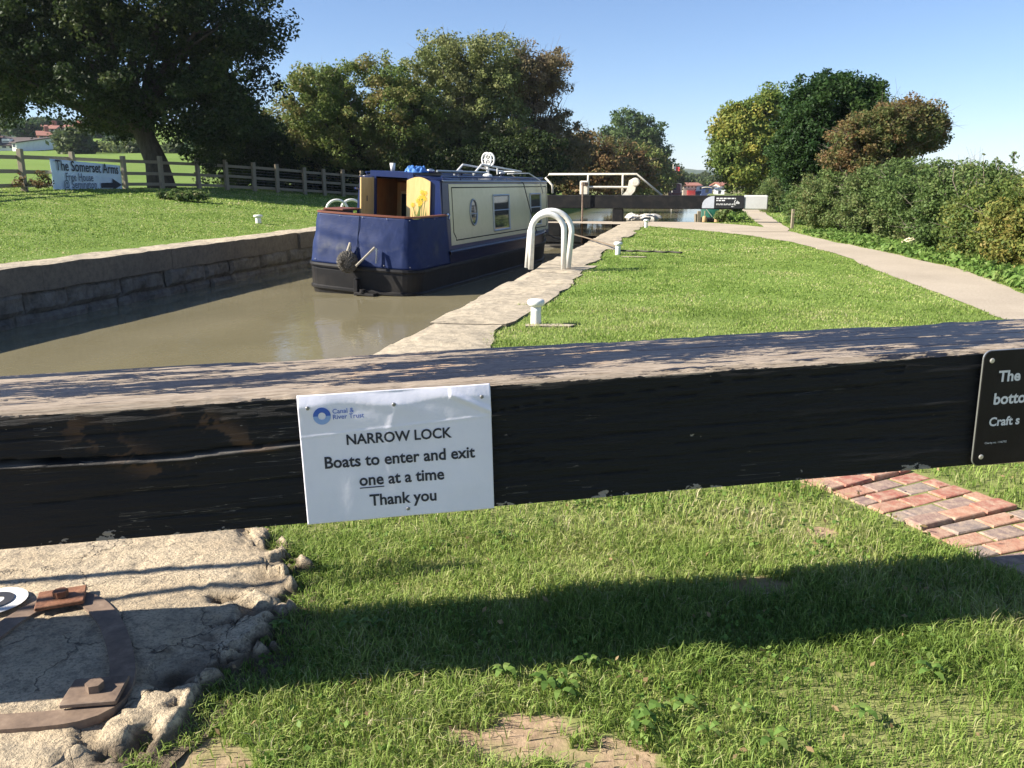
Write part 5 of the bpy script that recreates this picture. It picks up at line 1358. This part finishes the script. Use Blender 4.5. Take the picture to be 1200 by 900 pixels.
small_boat(829, 98, 14, 'dark blue boat with pale roof on the right bank behind the far beam', pc['navy'], pc['navy'], 12, cover=pc['cream'], z_top=1.45)
small_boat(803, 180, 12, 'white boat moored farthest away at the canal end', pc['white'], pc['cream'], 10, cover=pc['white'], z_top=1.5)
small_boat(844, 90, 13, 'grey and white boat nearest on the right bank beyond the green one', pc['grey'], pc['white'], 10, cover=pc['navy'], z_top=1.35)
# green boat with two fenders behind the far gate
def green_boat():
    Y = 31.5; x = (835-600)/998*Y
    root = thing('moored_boat', 'green moored boat with cream edge and two tan fenders, below the far beam', 'boat', (x, Y, WZ), -R(13.4))
    gm = paint('green_boat_paint', (.015,.10,.06), .35, .15, 2); hw_ = .42
    out = boat_outline(hw_, 6.5, bow=1.6, cr=.1)
    mb = MB(); loft(mb, out, [(-.3,-.12),(.55,-.0),(.60,.03),(.68,.03),(.72,0)], lambda y: 0, (False, True)); recalc(mb.build('hull', M_hull, root))
    mb = MB(); loft(mb, [p for p in boat_outline(hw_*.97, 6.3, bow=1.5, cr=.1)], [(.72,0),(1.10,-.07)], lambda y: 0, (False, False)); recalc(mb.build('cover', gm, root))
    mb = MB(); loft(mb, [p for p in boat_outline(hw_*.97, 6.3, bow=1.5, cr=.1)], [(1.10,-.06),(1.15,-.05),(1.18,-.12)], lambda y: 0, (True, True)); recalc(mb.build('roof', pc['cream'], root))
    fm = paint('tan_fender', (.42,.27,.13), .8)
    for dx in (-.22,.22):
        mb = MB(); mb.lathe([(.03,-.18),(.075,-.15),(.085,0),(.075,.15),(.03,.18)], (dx,-.16,.60), 12); mb.tube([(dx,-.16,.8),(dx,-.05,.95)], .012, 5); mb.build('fender', fm, root, smooth=True)
    mb = MB(); mb.tube([(-.2,-.03,1.05),(.05,-.06,.75)], .01, 5); mb.build('cover_strap', M_rope, root)
green_boat()
p = base(821, 30, -.6); mb = MB(); mb.box((-.06,-.06,-1.2), (.06,.06,.80), bev=.01); mb.tube([(-.12,0,.7),(-.1,0,.2)], .05, 6); o = mb.build('mooring_post', M_fence); o.location = p; tag(o, 'rough grey mooring post in the water beside the green boat', 'post')
# distant town
for i, (px, Y, b_, e_, t_, wpx, wc, rc, lab) in enumerate([
  (812, 260, 217, 212.5, 209, 36, 'cream', 'red', 'long low building with brick red roof at the far end of the canal'),
  (850, 275, 215, 211, 208, 22, 'brick', 'red', 'red brick building partly behind the yellow green tree far off'),
  (798, 300, 213, 209.5, 207, 20, 'stone', 'brown', 'brown roofed house above the dark moored boat'),
  (832, 320, 211, 208.5, 206, 16, 'white', 'red', 'small white far house with red roof in the canal gap'),
  (806, 170, 221, 217.5, 214.5, 20, 'stone', 'red', 'low red roofed boat shed nearest the dark moored boat'), (852, 160, 222, 217.5, 214, 26, 'cream', 'red', 'cream building with red roof at the right of the far moorings'),
  (790, 215, 220, 215.5, 212, 26, 'brick', 'red', 'red brick shed left of the distant moorings'), (838, 225, 219.5, 215.5, 212.5, 30, 'cream', 'brown', 'long cream building behind the distant boats'),
  (862, 240, 218, 214, 210, 20, 'white', 'dark', 'white building glimpsed at the foot of the yellow green tree'), (815, 340, 210, 207.5, 205.5, 24, 'stone', 'red', 'far row of red roofs above the moorings'),
  ]):
    h = house(px, Y, b_, e_, t_, wpx, 8, 0, wc, rc, lab, wins=5, chim=False); h['group'] = 'buildings beyond the canal'
p = base(788, 112, 0); root = thing('flagpole', 'thin pole flying a small red and white flag in the canal gap', 'flag', p)
hz = at(786, 195, 112).z; mb = MB(); mb.tube([(0,0,0),(0,0,hz+.3)], .05, 6); mb.build('pole', M_creamrail, root)
def flagpart(x0, x1, m):
    mb = MB(); mb.grid([[(x, .12*math.sin(x*4), hz-.5*f-.12*x) for f in (0,.5,1)] for x in np.linspace(x0, x1, 5)]); o = mb.build('flag', m, root); o.modifiers.new('s', 'SOLIDIFY').thickness = .02
flagpart(.0, .4, mat('flag_white', (.8,.8,.8), .7)); flagpart(.4, .85, mat('flag_red', (.6,.03,.04), .7))
for i, (px, Y, t_, hw_, lab) in enumerate([(800,185,212,9,'low bush on the left bank beside the dark boat'), (843,180,212,8,'low bush between the far boats and the buildings'), (826,210,212,7,'low scrubby bush at the canal end'), (805,240,206,11,'rounded tree left among the far town roofs'), (824,300,203,9,'distant tree behind the far town roofs'), (845,230,207,9,'far tree beside the white cruiser'), (862,240,205,10,'far tree behind the yellow green tree'), (794,220,200,8,'tall far tree by the flag')]):
    b = base(px, Y, -.2); plant('far_tree', lab, 'tree', b, [LB(px-hw_, px+hw_, t_, 216, Y, b)], 'far', .6, 70, 35, 1.3, .25, 190+i, 'trees of the far town', hollow=.4)

# ------------------------------------------------------------------ distant hills
def hills():
    m = mat('hill_fields', rough=1, spec=.05); v = coords(m, (1,1,1)); n = noise(m, v, .012, 6, .6)
    vo = N(m, 'ShaderNodeTexVoronoi'); vo.inputs['Scale'].default_value = .008; L(m, v, vo.inputs['Vector'])
    c = ramp(m, n, [(.4, (.04,.065,.03)), (.5, (.07,.10,.04)), (.62, (.16,.17,.07)), (.75, (.05,.07,.03))])
    setcol(m, c)
    na, nr = 240, 14
    P = np.zeros((na, nr, 3))
    az = np.linspace(R(-75), R(75), na)
    for j in range(nr):
        r = 700+j*110; f = j/(nr-1)
        h = (26+15*fbm(az*9, az*0+3, 0, 9)+10*np.exp(-((az-R(9))/R(6))**2)+6*fbm(az*40, az*0+j*.3, 0, 19))*ss(f, 0, .75)*(1-.25*ss(f, .8, 1))
        h = h*(1-.42*ss(az, R(18), R(30))) - 4
        P[:,j,0] = r*np.sin(az); P[:,j,1] = r*np.cos(az); P[:,j,2] = h
    mb = MB(); mb.grid(P); o = mb.build('hills', m, smooth=True); recalc(o)
    if o.data.polygons[10].normal.z < 0: o.data.flip_normals()
    o['kind'] = 'structure'
hills()

# ------------------------------------------------------------------ grass
def grass_edge_right(X, Y):
    v, u = wl(X, Y)
    e = np.where(u < 3.2, VR+1.04-.54*ss(u, 1.9, 2.6)+.0, VR+.46)
    e = e + .06*fbm(u*3, u*0, 0, 31)*(u < 3.2) + np.where(u > 3.2, .10*fbm(u*1.6, u*0+4, 0, 35)+.12*np.clip(vnoise(u*.9, u*0, 0, 37), 0, 1), 0)
    return v > e
def lawn_mask(X, Y, rng):
    v, u = wl(X, Y)
    ok = grass_edge_right(X, Y) & ((u < 26.0) | (v > 1.05))
    ok &= ~inpoly(X, Y, POLY1) & ~inpoly(X, Y, POLY2)
    r = np.hypot(X-BP[0], Y-BP[1]); t = np.degrees(np.arctan2(Y-BP[1], X-BP[0]))
    ok &= ~((r > BR0-.015+.03*vnoise(t*1.3, t*0)) & (r < BR1+.01) & (t > -8) & (t < 48))
    for cx, cy, rx, ry in DIRT:
        d = ((X-cx)/rx)**2+((Y-cy)/ry)**2; ok &= (d > .95+1.5*fbm(X*14, Y*14, 0, 71)) | (rng.random(len(X)) < .06)
    ok &= rng.random(len(X)) < (.78+.9*fbm(X*2.5, Y*2.5, 0, 81))
    return ok
def blades(X, Y, Z, h, wd, rng, lean=.75):
    n = len(X); a = rng.random(n)*2*math.pi; b = a+rng.normal(size=n)*.8
    hh = h*(.45+1.0*rng.random(n)); ww = wd*(.6+.8*rng.random(n)); ln = lean*(.3+1.3*rng.random(n))
    dx, dy = np.cos(a), np.sin(a); px_, py_ = -np.sin(b), np.cos(b)
    V = np.zeros((n,5,3))
    V[:,0] = np.c_[X-px_*ww/2, Y-py_*ww/2, Z-.004]; V[:,1] = np.c_[X+px_*ww/2, Y+py_*ww/2, Z-.004]
    mx, my, mz = X+dx*hh*ln*.3, Y+dy*hh*ln*.3, Z+hh*.6
    V[:,2] = np.c_[mx+px_*ww*.4, my+py_*ww*.4, mz]; V[:,3] = np.c_[mx-px_*ww*.4, my-py_*ww*.4, mz]
    V[:,4] = np.c_[X+dx*hh*ln, Y+dy*hh*ln, Z+hh*(1-.30*ln)]
    base_ = (np.arange(n)*5)[:,None]
    idx = (base_+np.array([0,1,2,3,3,2,4])).ravel(); lp = np.tile([4,3], n)
    return V.reshape(-1,3), idx, lp
def mk_grass():
    m = leaf_mat('grass_blades', [(.12,.185,.035), (.20,.30,.06), (.28,.38,.085), (.39,.44,.14), (.46,.42,.23), (.60,.52,.34)], trans=.4, rough=.5)
    return m
M_grass = mk_grass()
def field(name, zones, maskf, label_kind='stuff'):
    rng = np.random.default_rng(5); VV = []; II = []; LL = []; TT = []; off = 0
    for (x0, x1, y0, y1, n, h, wd) in zones:
        Y = y0+(y1-y0)*rng.random(n); X = x0+(x1-x0)*rng.random(n)
        fr = np.abs(X) < Y*.72+2.4; X, Y = X[fr], Y[fr]
        k = maskf(X, Y, rng); X, Y = X[k], Y[k]; Z = terrain(X, Y)
        tuft = np.clip(fbm(X*5, Y*5, 0, 91), -.5, .6)
        hs = h*(1+.9*tuft)
        V, I, Lp = blades(X, Y, Z, hs, wd, rng)
        dry = np.clip(.44+.5*fbm(X*1.1, Y*1.1, 0, 95)+.45*fbm(X*4.5, Y*4.5, 0, 98)+.24*rng.normal(size=len(X)), 0, 1)
        dry = dry*.72 + .28*(rng.random(len(X)) < .12+.3*np.clip(fbm(X*3, Y*3, 0, 97), 0, 1))
        VV.append(V); II.append(I+off); LL.append(Lp); TT.append(np.repeat(dry, 5)); off += len(V)
    o = npmesh(name, np.concatenate(VV), np.concatenate(II), np.concatenate(LL), M_grass, None, np.concatenate(TT))
    o['kind'] = 'stuff'; o['label'] = label_kind; return o
g1 = field('lawn_grass', [(-1.3,2.2,1.15,2.6,190000,.036,.0026), (2.2,4.2,.9,2.6,60000,.036,.0034), (-1.3,2.2,.4,1.15,40000,.036,.0034), (-1.6,4.6,2.6,4.2,105000,.038,.0036), (-1.6,7.2,4.2,8,190000,.021,.0055), (-1,9.5,8,14,160000,.017,.009), (0,8.2,14,26,90000,.02,.016), (5,24,24,55,60000,.05,.03)], lawn_mask, 'short worn green grass of the near lawn')
def left_mask(X, Y, rng):
    v, u = wl(X, Y); return (v < VL-.62+.15*fbm(u*1.2, u*0, 0, 39)) & (v > -24) & (rng.random(len(X)) < .8)
g2 = field('lawn_grass', [(-16,-5,9.5,16,80000,.02,.014), (-22,-4,16,26,110000,.022,.022), (-26,-2,26,40,70000,.035,.04)], left_mask, 'mown green grass of the fenced lawn across the lock')
# broad leaved weeds in the verge below the hedge, and along the wall foot
def weeds():
    rng = np.random.default_rng(9)
    P = []
    PRr = resample(PR, 200)
    for i in range(1500):
        q = PRr[rng.integers(8, 128)]; x = q[0]+abs(rng.normal())*.55+.1; y = q[1]+rng.normal()*.25
        if inpoly(np.array([x]), np.array([y]), POLY1)[0] or inpoly(np.array([x]), np.array([y]), POLY2)[0]: continue
        P.append((x, y, .02+.06*rng.random()))
    for i in range(500):
        v = rng.uniform(1.0, 1.5); u = rng.uniform(26.6, 60); x, y = lw(v, u); P.append((x, y, .1+.15*rng.random()))
    V, t = leaf_cloud(np.array(P), np.full(len(P), .10), 16, .055, rng, 1.6)
    V[:,2] = np.maximum(V[:,2], .0); idx, lp = quads(len(V)//4); o = npmesh('verge_weeds', V, idx, lp, LMW, None, t); tag(o, 'leafy green weeds along the foot of the hedge', None, None, 'stuff')
LMW = leaf_mat('weed_leaves', [(.08,.15,.03), (.12,.21,.045), (.17,.27,.06), (.23,.28,.09)])
weeds()
# plantain rosettes and clover leaves low in the near lawn
def rosettes():
    rng = np.random.default_rng(21); n = 0
    V = []; F = []; T = []
    spots = [gz(px, py) for px, py in ((325,748),(410,742),(438,745),(640,815),(655,822),(665,812),(745,860),(760,850),(800,838),(690,790),(830,870),(870,845),(905,880),(590,800),(1010,850),(1090,800))]
    for s in spots:
        k = int(rng.integers(4, 8)); a0 = rng.random()*6
        for i in range(k):
            a = a0+i*2*math.pi/k+rng.normal()*.2; l = rng.uniform(.022,.045); w_ = l*.42; z = .024+rng.random()*.014
            d = np.array([math.cos(a), math.sin(a)]); p = np.array([-d[1], d[0]])
            pts = []
            for f, ww in ((0,.15),(.35,.9),(.65,1),(.9,.5),(1,.05)):
                for sg in (-1, 1): pts.append((s.x+d[0]*l*f+p[0]*w_*ww*sg*.5, s.y+d[1]*l*f+p[1]*w_*ww*sg*.5, z+.012*math.sin(f*3)+.002*abs(sg)))
            o = len(V); V += pts; F += [(o+2*j, o+2*j+1, o+2*j+3, o+2*j+2) for j in range(4)]; T += [rng.random()*.9]*10
    mb = MB(); mb.v = V; mb.f = F; o = mb.build('lawn_weeds', LMW, tint=T); tag(o, 'broad leaved plantain weeds in the near grass', None, None, 'stuff')
rosettes()
def clover():
    rng = np.random.default_rng(44); n = 1500
    X = rng.uniform(-1.2, 2.6, n*4); Y = rng.uniform(1.2, 3.6, n*4); k = lawn_mask(X, Y, rng) & (fbm(X*3.2, Y*3.2, 0, 52) > .06)
    X, Y = X[k][:n], Y[k][:n]; c = np.c_[X, Y, .016+.016*rng.random(len(X))]
    V, t = leaf_cloud(c, np.full(len(X), .012), 3, .013, rng, 1.1, flat=.3); V[:,2] = np.maximum(V[:,2], .004)
    idx, lp = quads(len(V)//4); o = npmesh('clover', V, idx, lp, LMW, None, t); tag(o, 'small clover leaves among the near grass', None, None, 'stuff')
clover()
# fallen leaves, grit
def litter():
    rng = np.random.default_rng(31); n = 260
    X = rng.uniform(-1.1, 2.2, n); Y = rng.uniform(1.3, 3.6, n)
    c = np.c_[X, Y, np.full(n, .03)]; V, t = leaf_cloud(c, np.full(n, .003), 1, .012, rng, 1.7); idx, lp = quads(len(V)//4)
    o = npmesh('leaf_litter', V, idx, lp, leaf_mat('dry_litter', [(.25,.17,.09), (.38,.27,.14), (.16,.10,.05)]), None, t); tag(o, 'tiny dry leaf scraps scattered on the grass and stone', None, None, 'stuff')
litter()

# ------------------------------------------------------------------ haze over the far distance
mb = MB(); mb.box((-2600,-700,-9), (2600,2700,75)); o = mb.build('haze', None); o['kind'] = 'stuff'
m = bpy.data.materials.new('haze_air'); m.use_nodes = True; m.node_tree.nodes.remove(m.node_tree.nodes['Principled BSDF'])
pv = N(m, 'ShaderNodeVolumePrincipled'); pv.inputs['Color'].default_value = (.76,.83,1,1); pv.inputs['Density'].default_value = .00018; pv.inputs['Anisotropy'].default_value = 0
L(m, pv.outputs[0], m.node_tree.nodes['Material Output'].inputs['Volume']); o.data.materials.append(m)
